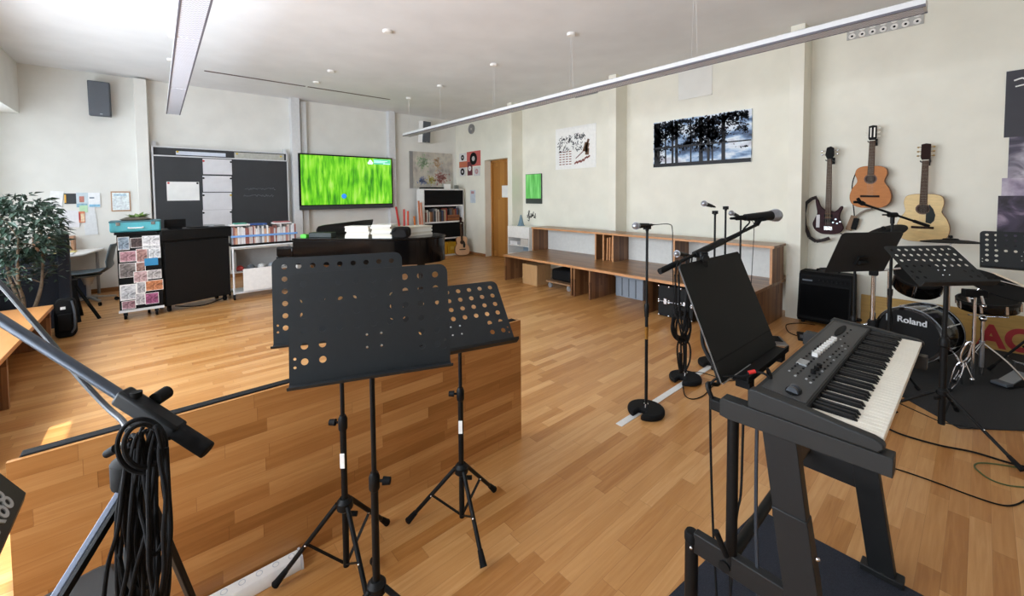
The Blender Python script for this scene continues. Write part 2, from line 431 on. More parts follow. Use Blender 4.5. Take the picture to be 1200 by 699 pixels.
# papers pinned to the board
def board_sheet(a, b, lab, y, mm, name='paper_sheet', cat='paper', group='sheets on the blackboard', magnets=()):
    x0, x1, z0, z1 = wall_back_rect(a, b, y)
    t = thing(name, lab, cat, ((x0+x1)/2, y, z0), group)
    part('sheet', MB().box(x0, x1, y-.002, y, z0, z1), mm, t)
    for (u, v, mc) in magnets:
        part('magnet', MB(T(x0+(x1-x0)*u, y-.003, z0+(z1-z0)*v) @ Matrix.Rotation(PI/2, 4, 'X')).lathe([(0, .01), (.016, .01), (.018, 0), (0, 0)], 12), mc, t)
    return t
board_sheet((195, 213), (234, 235), 'white landscape sheet alone on the left leaf of the blackboard', 9.578, M_paperw, magnets=((.06, .93, M_red), (.95, .93, M_black)))
xs = [(186, 205), (206, 225), (226, 245.5), (246.5, 266)]
for i, (a, b) in enumerate(xs):
    board_sheet((237.3, a), (272, b), ('topmost white sheet in the column of four on the blackboard', 'second white sheet down in the blackboard paper column',
        'third white sheet down in the blackboard paper column', 'lowest white sheet in the column of four on the blackboard')[i], 9.577-.0008*i, M_paper,
        magnets=((.03, .85, M_red if i == 0 else M_black), (.97, .85, M_yellow if i == 2 else M_black)))
board_sheet((206, 177), (264.5, 184), 'long bluish white strip along the top left of the blackboard', 9.627, mat('strip_bluish', 'd3d9e6', .7), 'paper_strip', 'paper strip', 'strips along the top of the blackboard', ((.03, .8, M_yellow),))
board_sheet((274.5, 178.5), (333, 188), 'long grey strip along the top right of the blackboard', 9.627, mat('strip_greyish', 'b6b5ac', .7, noise=.12, nscale=18), 'paper_strip', 'paper strip', 'strips along the top of the blackboard', ((.05, .75, M_yellow), (.93, .65, M_yellow)))
# television
x0, x1, z0, z1 = wall_back_rect((349.5, 174.5), (461, 242), 9.5)
z1 = 2.52
TV = thing('television', 'large wall television showing bright green grass', 'television', ((x0+x1)/2, 9.5, z0))
part('tv_casing', MB().box(x0, x1, 9.505, 9.56, z0+.05, z1), M_blackm, TV, bevel=.006)
part('speaker_bar', MB().box(x0, x1, 9.5, 9.57, z0-.03, z0+.055), mat('tv_bar', '3a3d40', .4), TV, bevel=.005)
# the picture: grass blades in bands of green
m = bpy.data.materials.new('tv_grass'); m.use_nodes = True; nt = m.node_tree; b = nt.nodes['Principled BSDF']
tc = nt.nodes.new('ShaderNodeTexCoord'); mp = nt.nodes.new('ShaderNodeMapping'); mp.inputs['Scale'].default_value = (1, 1, .16); mp.inputs['Rotation'].default_value = (0, .1, 0)
nt.links.new(tc.outputs['Object'], mp.inputs[0])
n1 = nt.nodes.new('ShaderNodeTexNoise'); n1.inputs['Scale'].default_value = 14; n1.inputs['Detail'].default_value = 3; n1.inputs['Distortion'].default_value = .35
n2 = nt.nodes.new('ShaderNodeTexNoise'); n2.inputs['Scale'].default_value = 2.6; n2.inputs['Detail'].default_value = 1
nt.links.new(mp.outputs[0], n1.inputs['Vector']); nt.links.new(tc.outputs['Object'], n2.inputs['Vector'])
f = math_node(nt, 'ADD', math_node(nt, 'MULTIPLY', n1.outputs['Fac'], .72), math_node(nt, 'MULTIPLY', n2.outputs['Fac'], .38))
r = nt.nodes.new('ShaderNodeValToRGB'); e = r.color_ramp.elements
for _ in range(3): e.new(.5)
for i, (po, c) in enumerate(((.34, '2a7a0a'), (.45, '4db312'), (.54, '74dc18'), (.63, '9df236'), (.76, 'c6fd74'))): e[i].position = po; e[i].color = lin(c)
nt.links.new(f, r.inputs[0]); b.inputs['Base Color'].default_value = (.01, .01, .01, 1); b.inputs['Roughness'].default_value = .25
nt.links.new(r.outputs[0], b.inputs['Emission Color']); b.inputs['Emission Strength'].default_value = .95
scr = part('screen', MB().box(x0+.035, x1-.035, 9.5, 9.507, z0+.075, z1-.03), m, TV)
def glow(name, c, s=1.):
    m = mat(name, c, .4); bb = m.node_tree.nodes['Principled BSDF']; bb.inputs['Emission Color'].default_value = lin(c); bb.inputs['Emission Strength'].default_value = s; return m
gw, gb, gt = glow('screen_white', 'cfeef2'), glow('screen_blue', '2f7fdc', .9), glow('screen_band', '5fc39a', .8)
X1 = x1-.035
part('screen_banner', MB().box(X1-.44, X1-.02, 9.497, 9.4995, z1-.17, z1-.045), gt, scr)
mb = MB(); fy = Matrix.Rotation(PI/2, 4, 'X')
for cx, cz, rr in ((X1-.52, z1-.13, .042), (X1-.555, z1-.145, .03), (X1-.485, z1-.145, .03), (X1-.52, z1-.1, .03)): mb.prism(circle(cx, cz, rr, 14), 9.4965, 9.4985, M=Matrix(((1, 0, 0, 0), (0, 0, 1, 0), (0, 1, 0, 0), (0, 0, 0, 1))))
mb.box(X1-.43, X1-.1, 9.495, 9.4965, z1-.1, z1-.085).box(X1-.43, X1-.16, 9.495, 9.4965, z1-.13, z1-.117).box(X1-.2, X1-.04, 9.495, 9.4965, z1-.158, z1-.145)
part('screen_logo', mb, gw, scr)
bx = x0+.92
part('screen_flower', MB(T(bx, 9.498, z0+.26) @ fy).lathe([(0, .002), (.05, .002), (.055, 0), (0, 0)], 16), gb, scr)
# painting in the corner
x0, x1, z0, z1 = wall_back_rect((479.5, 177), (531, 221), 9.72)
x1 = min(x1, 6.25)
PT = thing('abstract_painting', 'pale abstract canvas with green and red dabs above the bookshelf', 'painting', ((x0+x1)/2, 9.72, z0))
part('canvas', MB().box(x0, x1, 9.72, YB-.001, z0, z1), ramp_mat('abstract_ground', 'noise', 3.2, ['8d8884', 'b3aea5', 'c9c4b6', 'a9a9a2'], .8, stretch=(1.5, 1, 1)), PT)
rnd = random.Random(11)
for nm, cols, cx, cz, sx, sz, n in (('green_dabs', '8fae88', .3, .72, .14, .2, 170), ('orange_dabs', 'c9a47c', .62, .7, .09, .2, 110), ('red_dabs', 'a8605a', .72, .28, .16, .17, 230), ('blue_dabs', '6478ac', .27, .2, .08, .1, 90), ('yellow_dabs', 'b9ad4e', .5, .22, .1, .12, 90)):
    mb = MB()
    for _ in range(n):
        u = cx + rnd.gauss(0, sx*.5); v = cz + rnd.gauss(0, sz*.5)
        if not (.06 < u < .94 and .06 < v < .94): continue
        px, pz = x0+u*(x1-x0), z0+v*(z1-z0); h = rnd.uniform(.006, .017)
        mb.box(-h, h, -.002, 0, -h*.7, h*.7, M=T(px, 9.72, pz) @ Matrix.Rotation(rnd.uniform(0, 3), 4, 'Y'))
    part(nm, mb, mat('paint_'+nm, cols, .7), PT, kind='stuff')
part('grey_margin', MB().box(x0, x0+.1, 9.717, 9.72, z0, z1), mat('grey_margin', '8f8d8b', .8), PT)
# ---------------------------------------------------------------- papers on the left end of the back wall
def wall_paper(a, b, lab, c, name='wall_paper', cat='paper', group='papers on the wall by the desk', y=9.74, rot=0, inner=None):
    x0, x1, z0, z1 = wall_back_rect(a, b, y)
    M = T((x0+x1)/2, y, (z0+z1)/2) @ Matrix.Rotation(rot, 4, 'Y'); w, h = (x1-x0)/2, (z1-z0)/2
    t = thing(name, lab, cat, ((x0+x1)/2, y, z0), group)
    part('sheet', MB(M).box(-w, w, -.003, YB-y, -h, h), mat('paper_'+c, c, .8, noise=.06, nscale=25), t)
    for iq, (u0, u1, v0, v1, cc) in enumerate(inner or ()):
        part('print', MB(M).box(-w+2*w*u0, -w+2*w*u1, -.005-.0008*iq, -.003-.0008*iq, -h+2*h*v0, -h+2*h*v1), mat('print_'+cc, cc, .8, noise=.25, nscale=30), t)
    return t
wall_paper((57, 224), (74, 252), 'bright white sheet behind the top of the ficus', 'f3f3f2', rot=.1, y=9.741)
wall_paper((75, 227), (90, 239), 'small dark landscape picture pinned above the desk', '3b3f42', inner=((.0, .15, .1, .9, 'd9a645'),), y=9.737)
wall_paper((89, 226), (104, 243), 'child drawing of a red roofed house above the desk', 'c9d6dd', inner=((.25, .65, .35, .75, 'c07f72'), (.0, .9, .02, .25, '8fb7c8')), y=9.736)
wall_paper((103, 226), (118, 243), 'white sheet with blue wave at its foot pinned above the desk', 'eef0f2', inner=((.05, .95, .03, .2, '86bcd8'), (.1, .5, .6, .7, '7b8894')), y=9.735)
wall_paper((66, 247), (94, 266), 'wide white sheet pinned low over the desk', 'e7e6ea', rot=.06, y=9.734)
wall_paper((92, 248), (100, 261), 'small red and orange flame card above the desk', 'd98a6a', inner=((.3, .9, .1, .8, 'f0d2b0'), (.0, .3, .2, .9, 'b23a30')), y=9.731)
wall_paper((93, 241), (103, 249), 'small pale green card under the child drawing', 'b9dcb8', y=9.733)
wall_paper((97, 243), (114, 275), 'tall curling white poster at the right of the wall papers', 'dfe2e4', rot=-.06, y=9.738)
t = wall_paper((129.5, 224.5), (153.5, 247.5), 'wood framed certificate between the wall papers and the column', 'b58e6e', 'picture_frame', 'picture', None, y=9.738, inner=((.06, .94, .06, .94, 'dfe8ec'), (.15, .8, .78, .86, 'a9c4d6'), (.2, .8, .2, .3, 'd3dade'), (.2, .3, .35, .7, 'd5dde1'), (.45, .55, .35, .7, 'd5dde1')))
# desk with a white top below the papers
DK = thing('desk', 'white desk against the wall behind the ficus', 'desk', (-1.1, 9.2, 0))
part('desk_top', MB().prism([(-1.5, 8.75), (-1.02, 8.72), (-.86, 8.85), (-.72, 9.5), (-.7, 9.72), (-1.5, 9.72)], .735, .76), M_white, DK, bevel=.005)
for x, y in ((-1.45, 8.85), (-1.25, 8.83), (-1.45, 9.65), (-.78, 9.65)): part('leg', MB().rod((x, y, 0), (x, y, .735), .02), M_grey, DK)
single('paper_stack', MB().box(-1.2, -.98, 9.1, 9.4, .761, .775), mat('yellow_paper', 'e2cf86', .8), 'yellowish paper pile on the white desk', 'paper')
single('laptop', MB().box(-1.25, -.97, 8.82, 9.03, .761, .779), M_wmetal, 'closed silver laptop on the white desk', 'laptop', bevel=.004)
single('wooden_letter_tray', MB().box(-1.45, -1.02, 9.45, 9.7, .93, .99).box(-1.45, -1.42, 9.45, 9.7, .761, .93).box(-1.05, -1.02, 9.45, 9.7, .761, .93), mat('pinkish_wood', 'b08465', .6), 'reddish wooden desk shelf under the wall papers', 'shelf')
single('waste_bin', MB(T(-.98, 9.25, 0)).lathe([(.0, 0), (.13, 0), (.16, .42), (.15, .42), (.12, .01), (0, .01)], 20), mat('navy_plastic', '1f3350', .5), 'dark blue waste bin under the white desk', 'bin')
# office chair
CH = thing('office_chair', 'grey shell swivel chair in front of the white desk', 'chair', (-.82, 8.8, 0))
M = T(-.82, 8.8, 0) @ RZ(-.15)
prof = [(-.34, .45, .0), (-.25, .455, .0), (.0, .46, .0), (.18, .475, 0), (.25, .53, 0), (.27, .64, 0), (.3, .8, 0), (.33, .9, 0)]
mb = MB(M); rows = []
for i, (x, z, _) in enumerate(prof):
    hw = .2 if i < 4 else .2 - .012*(i-4); row = []
    for k in range(7):
        s = -1 + 2*k/6; row.append(mb._v((x - (.03*s*s if i > 4 else 0), hw*s, z + (.035*s*s if i <= 4 else 0))))
    rows.append(row)
for a, b in zip(rows, rows[1:]):
    for k in range(6): mb._f([a[k], a[k+1], b[k+1], b[k]])
part('seat_shell', mb, M_chair, CH, solid=.012)
part('gas_column', MB(M).rod((0, 0, .1), (0, 0, .3), .025).rod((0, 0, .3), (0, 0, .42), .045, .08), M_steel, CH)
part('seat_plate', MB(M).lathe([(0, .41), (.13, .42), (.16, .45), (0, .45)], 20), M_chair, CH)
for k in range(5):
    a = 2*PI*k/5 + .3; c, s = math.cos(a), math.sin(a)
    l = part('base_arm', MB(M).bar((0, 0, .11), (.3*c, .3*s, .075), .035, .025), M_steel, CH)
    part('caster', MB(M).rod((.3*c-.012*s, .3*s+.012*c, .03), (.3*c+.012*s, .3*s-.012*c, .03), .029), M_blackm, l)
# dark acoustic panels and things by the window
AP = thing('navy_screen', 'tall dark navy screen panel standing behind the ficus', 'panel', (-1.1, 7.15, 0))
part('panel_board', MB().box(-1.52, -.93, 7.3, 7.36, .03, .93), M_navy, AP, bevel=.008)
part('panel_upright', MB().box(-.93, -.83, 7.26, 7.38, .03, 1.17), M_navy, AP, bevel=.01)
part('panel_foot', MB().box(-.93, -.83, 7.16, 7.5, 0, .03).box(-1.5, -1.4, 7.16, 7.5, 0, .03), M_black, AP)
BG = thing('gig_bag', 'small black gig bag on the floor beside the navy panel', 'bag', (-.84, 6.92, 0))
mb = MB(T(-.84, 6.92, 0)); mb.prism(rrect(-.085, .085, 0, .44, .05), -.07, .07, M=Matrix.Rotation(PI/2, 4, 'X'))
part('bag_body', mb, M_rubber, BG, bevel=.02)
part('pocket', MB(T(-.84, 6.85, .08)).box(-.06, .06, -.025, .02, 0, .2), M_blackm, BG, bevel=.012)
part('strap', MB().tube([(-.78, 6.85, .42), (-.76, 6.83, .3), (-.76, 6.83, .12), (-.79, 6.85, .05)], .01), M_dgrey, BG)
part('white_tag', MB().box(-.87, -.83, 6.846, 6.85, .33, .36), M_paperw, BG)
FS = thing('folded_easel', 'dark folded easel leaning near the blue bin', 'easel', (-.78, 7.7, 0))
for a, b in (((-.86, 7.75, .5), (-.62, 7.6, .01)), ((-.86, 7.75, .5), (-.8, 7.55, .01)), ((-.86, 7.75, .5), (-.82, 7.98, .01))): part('leg', MB().bar(a, b, .035, .02), M_blackm, FS)
part('easel_head', MB().box(-.9, -.82, 7.72, 7.78, .46, .54), M_blackm, FS, bevel=.008)
# ---------------------------------------------------------------- window bench
WB = thing('window_bench', 'oak bench along the window wall in front of the ficus', 'bench', (-1.2, 5.2, 0))
part('bench_top', MB().box(-1.54, -.88, 3.6, 6.56, .41, .45), plank_mat('orange_oak_top', 1, 0, .66, 3.5, ['b3753f', 'bd8048', 'c58a52'], rough=.35, gap=0), WB, bevel=.004)
for y in (3.66, 4.83, 6.5): part('bench_support', MB().box(-1.52, -.9, y-.02, y+.02, 0, .41), M_benchv, WB)
# ficus
FT = thing('potted_ficus', 'bushy potted ficus tree by the window bench', 'plant', (-1.12, 6.8, 0))
part('pot', MB(T(-1.12, 6.8, 0)).lathe([(0, 0), (.14, 0), (.19, .34), (.17, .34), (.15, .3), (0, .3)], 24), M_dgrey, FT)
part('soil', MB(T(-1.12, 6.8, .29)).lathe([(0, .025), (.15, .015), (.15, 0), (0, 0)], 16), mat('soil', '2d241c', .95, noise=.3), FT)
rnd = random.Random(5); tips = []
mb = MB()
for k in range(3):
    a = k*2.1+.4; b0 = V((-1.12+.04*math.cos(a), 6.8+.04*math.sin(a), .3)); b1 = b0 + V((.1*math.cos(a), .1*math.sin(a), .45)); b2 = b1+V((.03*math.cos(a+1), .05*math.sin(a+1), .45))
    mb.tube([b0, b0.lerp(b1, .5)+V((.015, 0, 0)), b1, b2], lambda t: .02*(1-.6*t), n=8)
    for q in range(7):
        s = (b1 if q % 2 else b1.lerp(b2, rnd.random())) + V((0, 0, rnd.uniform(-.1, .1)))
        d = V((rnd.gauss(0, 1), rnd.gauss(0, 1), rnd.uniform(.2, 1.4))).normalized(); e = s + d*rnd.uniform(.2, .42)
        mb.tube([s, s.lerp(e, .5)+V((0, 0, .03)), e], lambda t: .007*(1-.7*t), n=6); tips += [s.lerp(e, t) for t in (.4, .7, 1)]
part('trunk', mb, M_bark, FT)
mb = MB()
def leaf(mb, p, d, L):
    d = d.normalized(); s = d.cross(V((rnd.gauss(0, .4), rnd.gauss(0, .4), 1))).normalized(); n = s.cross(d); w = L*.24
    q = [p, p+d*L*.4+s*w+n*.004, p+d*L*.4-s*w+n*.004, p+d*L-n*L*.15, p+d*L*.45-n*.006]
    v = [mb._v(x) for x in q]; mb._f([v[0], v[1], v[4]]); mb._f([v[1], v[3], v[4]]); mb._f([v[3], v[2], v[4]]); mb._f([v[2], v[0], v[4]])
for _ in range(1150):
    c = V((-1.12, 6.78, 1.27)); u = V((rnd.gauss(0, 1), rnd.gauss(0, 1), rnd.gauss(0, 1))).normalized()
    p = c + V((u.x*.37, u.y*.33, u.z*.4))*rnd.uniform(.35, 1)**.5
    if p.x < -1.6: continue
    d = V((u.x+rnd.gauss(0, .5), u.y+rnd.gauss(0, .5), rnd.uniform(-.9, .4))); leaf(mb, p, d, rnd.uniform(.065, .11))
for t_ in tips:
    for _ in range(7): leaf(mb, t_+V((rnd.gauss(0, .05), rnd.gauss(0, .05), rnd.gauss(0, .05))), V((rnd.gauss(0, 1), rnd.gauss(0, 1), rnd.uniform(-.8, .5))), rnd.uniform(.05, .09))
part('foliage', mb, M_leaf, FT, kind='stuff')
# ---------------------------------------------------------------- photo trolley with the turquoise case
PB = thing('photo_trolley', 'wheeled trolley whose side is pasted with photographs', 'trolley', (-.19, 7.5, 0))
part('side_board', MB().box(-.41, .02, 7.31, 7.33, .13, 1.12), M_blackm, PB)
part('trolley_body', MB().box(-.4, -.13, 7.33, 7.58, .13, 1.08), M_black, PB, bevel=.005)
part('top_board', MB().box(-.43, -.02, 7.28, 7.62, 1.12, 1.15), M_blackm, PB, bevel=.004)
part('foot_rail', MB().box(-.42, .03, 7.29, 7.32, .1, .13), M_wmetal, PB)
for x, y in ((-.36, 7.36), (-.05, 7.36), (-.36, 7.56), (-.13, 7.56)):
    part('caster', MB().rod((x-.014, y, .05), (x+.014, y, .05), .05).box(x-.02, x+.02, y-.02, y+.02, .06, .13), M_blackm, PB)
ph = [('grey church photo', .02, .28, .8, .97, '8fa3b5'), ('dark stage photo', .3, .58, .82, .95, '4b3b3a'), ('white car photo', .57, .98, .84, .97, 'd8d8da'), ('pale beach photo', .57, .98, .79, .84, 'bfc2c4'),
      ('pink group photo', .05, .42, .64, .78, 'b88a94'), ('rosy crowd photo', .42, .68, .62, .8, 'a77f78'), ('white boat photo', .7, .99, .66, .81, 'cfd3d6'), ('blue card', .6, .92, .565, .665, '2a84b4'),
      ('grey choir photo', .03, .4, .43, .62, '77706e'), ('brown class photo', .4, .62, .44, .62, '96736a'), ('four small photos', .6, .99, .38, .5, 'b7b2b0'), ('pink hall photo', .34, .66, .35, .5, 'c4a6a6'),
      ('white framed band photo', .02, .4, .13, .34, 'c9cdd2'), ('grey trio photo', .4, .6, .2, .35, 'b3b3b6'), ('sunset photo', .6, 1.02, .22, .36, 'c07a4e'), ('magenta stage photo', .58, .9, .04, .19, '9c4f78'), ('red group photo', .05, .36, .01, .12, 'a8808a'), ('pale dancers photo', .36, .58, .05, .2, 'c3c0c3')]
for i, (lab, u0, u1, v0, v1, c) in enumerate(ph):
    x0, x1, z0, z1 = -.41+.43*u0, -.41+.43*u1, .13+.99*v0, .13+.99*v1; y = 7.308-.0012*(i % 4)
    t = thing('photo_print', lab+' on the side of the photo trolley', 'photo', ((x0+x1)/2, y, z0), 'photographs on the trolley')
    plain = lab == 'blue card'
    part('print_paper', MB().box(x0, x1, y, y+.001, z0, z1), mat('photo_blue', c, .5) if plain else M_paperw, t)
    if not plain:
        k = .012 if 'framed' in lab else .005
        base = lin(c)
        part('picture', MB().box(x0+k, x1-k, y-.0005, y, z0+k, z1-k), ramp_mat('photo_mat_%d' % i, 'noise', 17, [tuple(max(0, v-.5) for v in [int(c[j:j+2], 16)/255 for j in (0, 2, 4)]), c, tuple(min(1, v+.25) for v in [int(c[j:j+2], 16)/255 for j in (0, 2, 4)])], .5, detail=5, dist=1.5), t)
CS = thing('suitcase', 'turquoise suitcase lying on the photo trolley', 'suitcase', (-.2, 7.5, 1.15))
M = T(-.22, 7.45, 1.151)
part('shell', MB(M).box(-.25, .25, -.15, .15, .0, .145), M_teal, CS, bevel=.02)
part('lid_edge', MB(M).box(-.255, .255, -.155, .155, .125, .148), mat('teal_dark', '3c6870', .5), CS, bevel=.008)
part('handle', MB(M).tube([(-.07, -.155, .06), (-.06, -.18, .055), (.06, -.18, .055), (.07, -.155, .06)], .008), M_paperw, CS)
for x in (-.17, .17): part('latch', MB(M).box(x-.02, x+.02, -.16, -.15, .09, .13), M_chrome, CS)
SP = thing('succulent', 'little green leafy plant on the turquoise suitcase', 'plant', (-.22, 7.48, 1.3))
mb = MB(); rnd = random.Random(9)
for k in range(26):
    a = rnd.uniform(0, 6.28); d = V((math.cos(a), math.sin(a), rnd.uniform(.2, 1.1))); leaf(mb, V((-.2+.03*math.cos(a), 7.45, 1.335)), d, rnd.uniform(.07, .12))
part('leaves', mb, mat('succulent_leaf', '6f8a4a', .5, noise=.2), SP)
part('saucer', MB(T(-.22, 7.45, 1.3)).lathe([(0, 0), (.14, 0), (.16, .015), (.1, .04), (0, .04)], 20), mat('clay_dish', '5a5347', .7), SP)
# ---------------------------------------------------------------- black media cabinet
BC = thing('media_cabinet', 'tall black media cabinet on casters in front of the blackboard', 'cabinet', (.42, 7.6, 0))
M = frame((.05, 7.345, 0), (.78, .26, 0), (-.26, .78, 0))
W = .82
part('cabinet_body', MB(M).box(0, W, .02, .4, .09, 1.0), M_black, BC, bevel=.006)
part('front_panel', MB(M).box(.01, W-.01, -.0, .02, .1, .97), mat('cabinet_front', '111213', .5, spec=.25), BC, bevel=.004)
part('top_case', MB(M).box(-.03, W+.02, -.02, .42, 1.0, 1.15), M_black, BC, bevel=.008)
for x in (.06, W-.06):
    for y in (.08, .34): part('caster', MB(M).rod((x-.015, y, .04), (x+.015, y, .04), .04).box(x-.02, x+.02, y-.02, y+.02, .04, .09), M_blackm, BC)
mb = MB(M).tube([(.1, .0, .08), (.3, -.02, .03), (.5, -.02, .02), (.75, .0, .07)], .008); part('trailing_cable', mb, M_rubber, BC)
t = thing('small_monitor', 'small black monitor on the left end of the media cabinet', 'monitor', M @ V((.18, .1, 1.15)))
part('screen_case', MB(M).box(.06, .31, .11, .14, 1.17, 1.29), M_blackm, t, bevel=.008); part('monitor_foot', MB(M).box(.12, .25, .08, .2, 1.151, 1.172), M_blackm, t)
single('notebook', MB(M).box(.36, .58, .08, .24, 1.152, 1.164), M_blackm, 'thin black notebook lying on the media cabinet', 'notebook', bevel=.003)
single('ring_binder', MB(M).box(.64, .8, .08, .4, 1.152, 1.175), M_grey, 'flat grey folder at the right end of the media cabinet', 'folder', bevel=.003)
# ---------------------------------------------------------------- magazine trolley
MT = thing('magazine_trolley', 'white steel trolley holding a row of magazines', 'trolley', (1.3, 7.75, 0))
M = frame((.84, 7.56, 0), (1, .04, 0), (-.04, 1, 0)); W = .94
part('top_shelf', MB(M).box(0, W, 0, .4, .83, .86), M_blackm, MT)
mb = MB(M).rod((0, 0, .815), (W, 0, .815), .014).rod((0, .4, .815), (W, .4, .815), .014)
part('shelf_rail', mb, M_wmetal, MT)
for x, y in ((.02, 0), (W-.02, 0), (.02, .4), (W-.02, .4)):
    part('post', MB(M).rod((x, y, .08), (x, y, .81), .014), M_wmetal, MT)
    part('caster', MB(M).rod((x-.012, y, .035), (x+.012, y, .035), .035).box(x-.016, x+.016, y-.016, y+.016, .04, .085), M_blackm, MT)
part('wire_basket', MB(M).box(.05, W-.05, .02, .38, .42, .43).box(.05, .06, .02, .38, .43, .74).box(W-.06, W-.05, .02, .38, .43, .74).box(.05, W-.05, .37, .38, .43, .74), mat('basket_grey', 'a3a09c', .5), MT)
part('white_panel', MB(M).box(.14, .58, -.03, -.015, .12, .47), M_white, MT)
part('lower_shelf', MB(M).box(.02, W-.02, 0, .4, .09, .11), M_wmetal, MT)
part('blue_band', MB(M).box(0, W, -.012, -.004, .97, 1.0), mat('blue_band', '6f9fd8', .4), MT)
rnd = random.Random(21); cc = ['d9d6d4', 'c9c4c2', 'b5837a', 'e2e0de', 'a9a6aa', 'c3b4ae', 'd9c3b8', '8f5a52', 'c49a80', 'd5d3d0', '8f8d90', 'd8d4d6']
x = .015; k = 0
ORD = 'first second third fourth fifth sixth seventh eighth ninth tenth eleventh twelfth thirteenth fourteenth fifteenth sixteenth seventeenth eighteenth nineteenth twentieth twenty-first twenty-second twenty-third twenty-fourth twenty-fifth twenty-sixth twenty-seventh twenty-eighth twenty-ninth thirtieth thirty-first thirty-second thirty-third thirty-fourth thirty-fifth thirty-sixth'.split()
desc = ['white', 'pale grey', 'brick red', 'off-white', 'grey', 'beige', 'pinkish', 'dark red', 'orange', 'cream', 'dark grey', 'bluish white']
while x < W-.04:
    w = rnd.uniform(.018, .036); h = rnd.uniform(.22, .285); ci = rnd.randrange(len(cc))
    o = single('magazine', MB(M).box(x, x+w-.003, .01, .24, .862, .862+h), mat('mag_'+cc[ci], cc[ci], .5, noise=.2, nscale=40, stretch=(3, 1, .3)), '%s magazine, %s from the left in the row behind the blue band' % (desc[ci], ORD[k]), 'magazine', 'magazines on the trolley')
    x += w; k += 1
for i, (x0, x1, c, lab) in enumerate(((.0, .26, 'd8d7d3', 'white folder lying on the left of the magazine row'), (.26, .5, '2c4c86', 'dark blue folder lying on the middle of the magazine row'), (.6, .86, 'cfcac6', 'pale folder lying on the right of the magazine row'))):
    single('flat_folder', MB(M).box(x0, x1, .02, .22, 1.149, 1.172), mat('fold_'+c, c, .5), lab, 'folder', 'folders on the magazines')
single('green_booklet', MB(M).box(.06, .22, .03, .2, 1.173, 1.19), mat('booklet_green', '3f8f7c', .5), 'green booklet on the white folder over the magazines', 'booklet')
single('red_booklet', MB(M).box(.62, .84, .03, .2, 1.173, 1.188), mat('booklet_red', 'a1565a', .5), 'dull red booklet on the pale folder over the magazines', 'booklet')
# basket contents
rnd = random.Random(2)
for i in range(5):
    c = ('b8433f', '5f6468', 'd8d5d0', '8a8f94', 'c9c5c0')[i]
    M2 = M @ T(.13+.15*i, .16, .432)
    mb = MB(M2).lathe([(0, 0), (.05, .0), (.06, .03+.01*(i % 3)), (.03, .07), (.0, .08)], 14)
    single('shaker', mb, mat('shaker_'+c, c, .5, noise=.3, nscale=50), ('red patterned', 'dark grey', 'white', 'mid grey', 'cream')[i]+' shaker lying in the trolley basket', 'shaker', 'shakers in the basket')
# ================================================================== GRAND PIANO
GP = thing('grand_piano', 'black lacquered grand piano below the television', 'piano', (2.5, 6.3, 0))
front = [(1.5, 6.7), (2.5, 5.6), (2.66, 5.52), (2.85, 5.43), (3.05, 5.4), (3.25, 5.43), (3.4, 5.53), (3.47, 5.68)]
back = [(3.46, 5.9), (3.38, 6.15), (3.28, 6.5), (3.2, 6.9), (3.05, 7.25), (2.8, 7.55), (2.5, 7.72)]
poly = front + back
part('case', MB().prism(poly, .585, .95), M_gloss, GP, bevel=.006)
lidp = [(2.48+(x-2.48)*1.012, 6.5+(y-6.5)*1.012) for x, y in poly]
part('lid', MB().prism(lidp, .952, .98), M_gloss, GP, bevel=.006)
k0, k1 = V((1.5, 6.7, 0)), V((2.5, 7.72, 0)); kd = (k1-k0).normalized(); kn = V((-kd.y, kd.x, 0))
M = frame(k0, kd, kn); L = (k1-k0).length
part('keybed', MB(M).box(.0, L, .0, .26, .6, .7), M_gloss, GP, bevel=.005)
part('fallboard', MB(M).box(.09, L-.09, .0, .2, .7, .76), M_gloss, GP, bevel=.01)
for u in (0, L-.08): part('key_block', MB(M).box(u, u+.08, 0, .26, .7, .85), M_gloss, GP, bevel=.02)
for x, y in ((1.85, 6.72), (2.45, 7.35), (3.15, 5.85)):
    l = part('leg', MB(T(x, y, 0)).lathe([(.0, .09), (.045, .09), (.05, .15), (.04, .3), (.065, .52), (.085, .57), (.085, .584), (0, .584)], 20), M_gloss, GP)
    part('caster', MB().rod((x-.018, y, .045), (x+.018, y, .045), .045).box(x-.03, x+.03, y-.03, y+.03, .05, .095), mat('brass', 'b08a4a', .3, metal=1), l)
part('pedal_lyre', MB().box(2.16, 2.2, 6.9, 6.94, .12, .6).box(2.3, 2.34, 7.03, 7.07, .12, .6).box(2.12, 2.4, 6.85, 7.12, .08, .13), M_gloss, GP, bevel=.004)
# music desk standing on the lid
md0, md1 = V((1.86, 6.78, 0)), V((2.97, 7.3, 0)); dd = (md1-md0).normalized()
M = frame((md0.x, md0.y, .98), dd, (0, 0, 1)); w = (md1-md0).length
part('music_desk', MB(M).prism([(0, 0), (w, 0), (w*.97, .06), (w*1.0, .19), (w*.8, .19), (.15, .165), (.04, .15), (.0, .1)], -.012, .012), M_gloss, GP, bevel=.004)
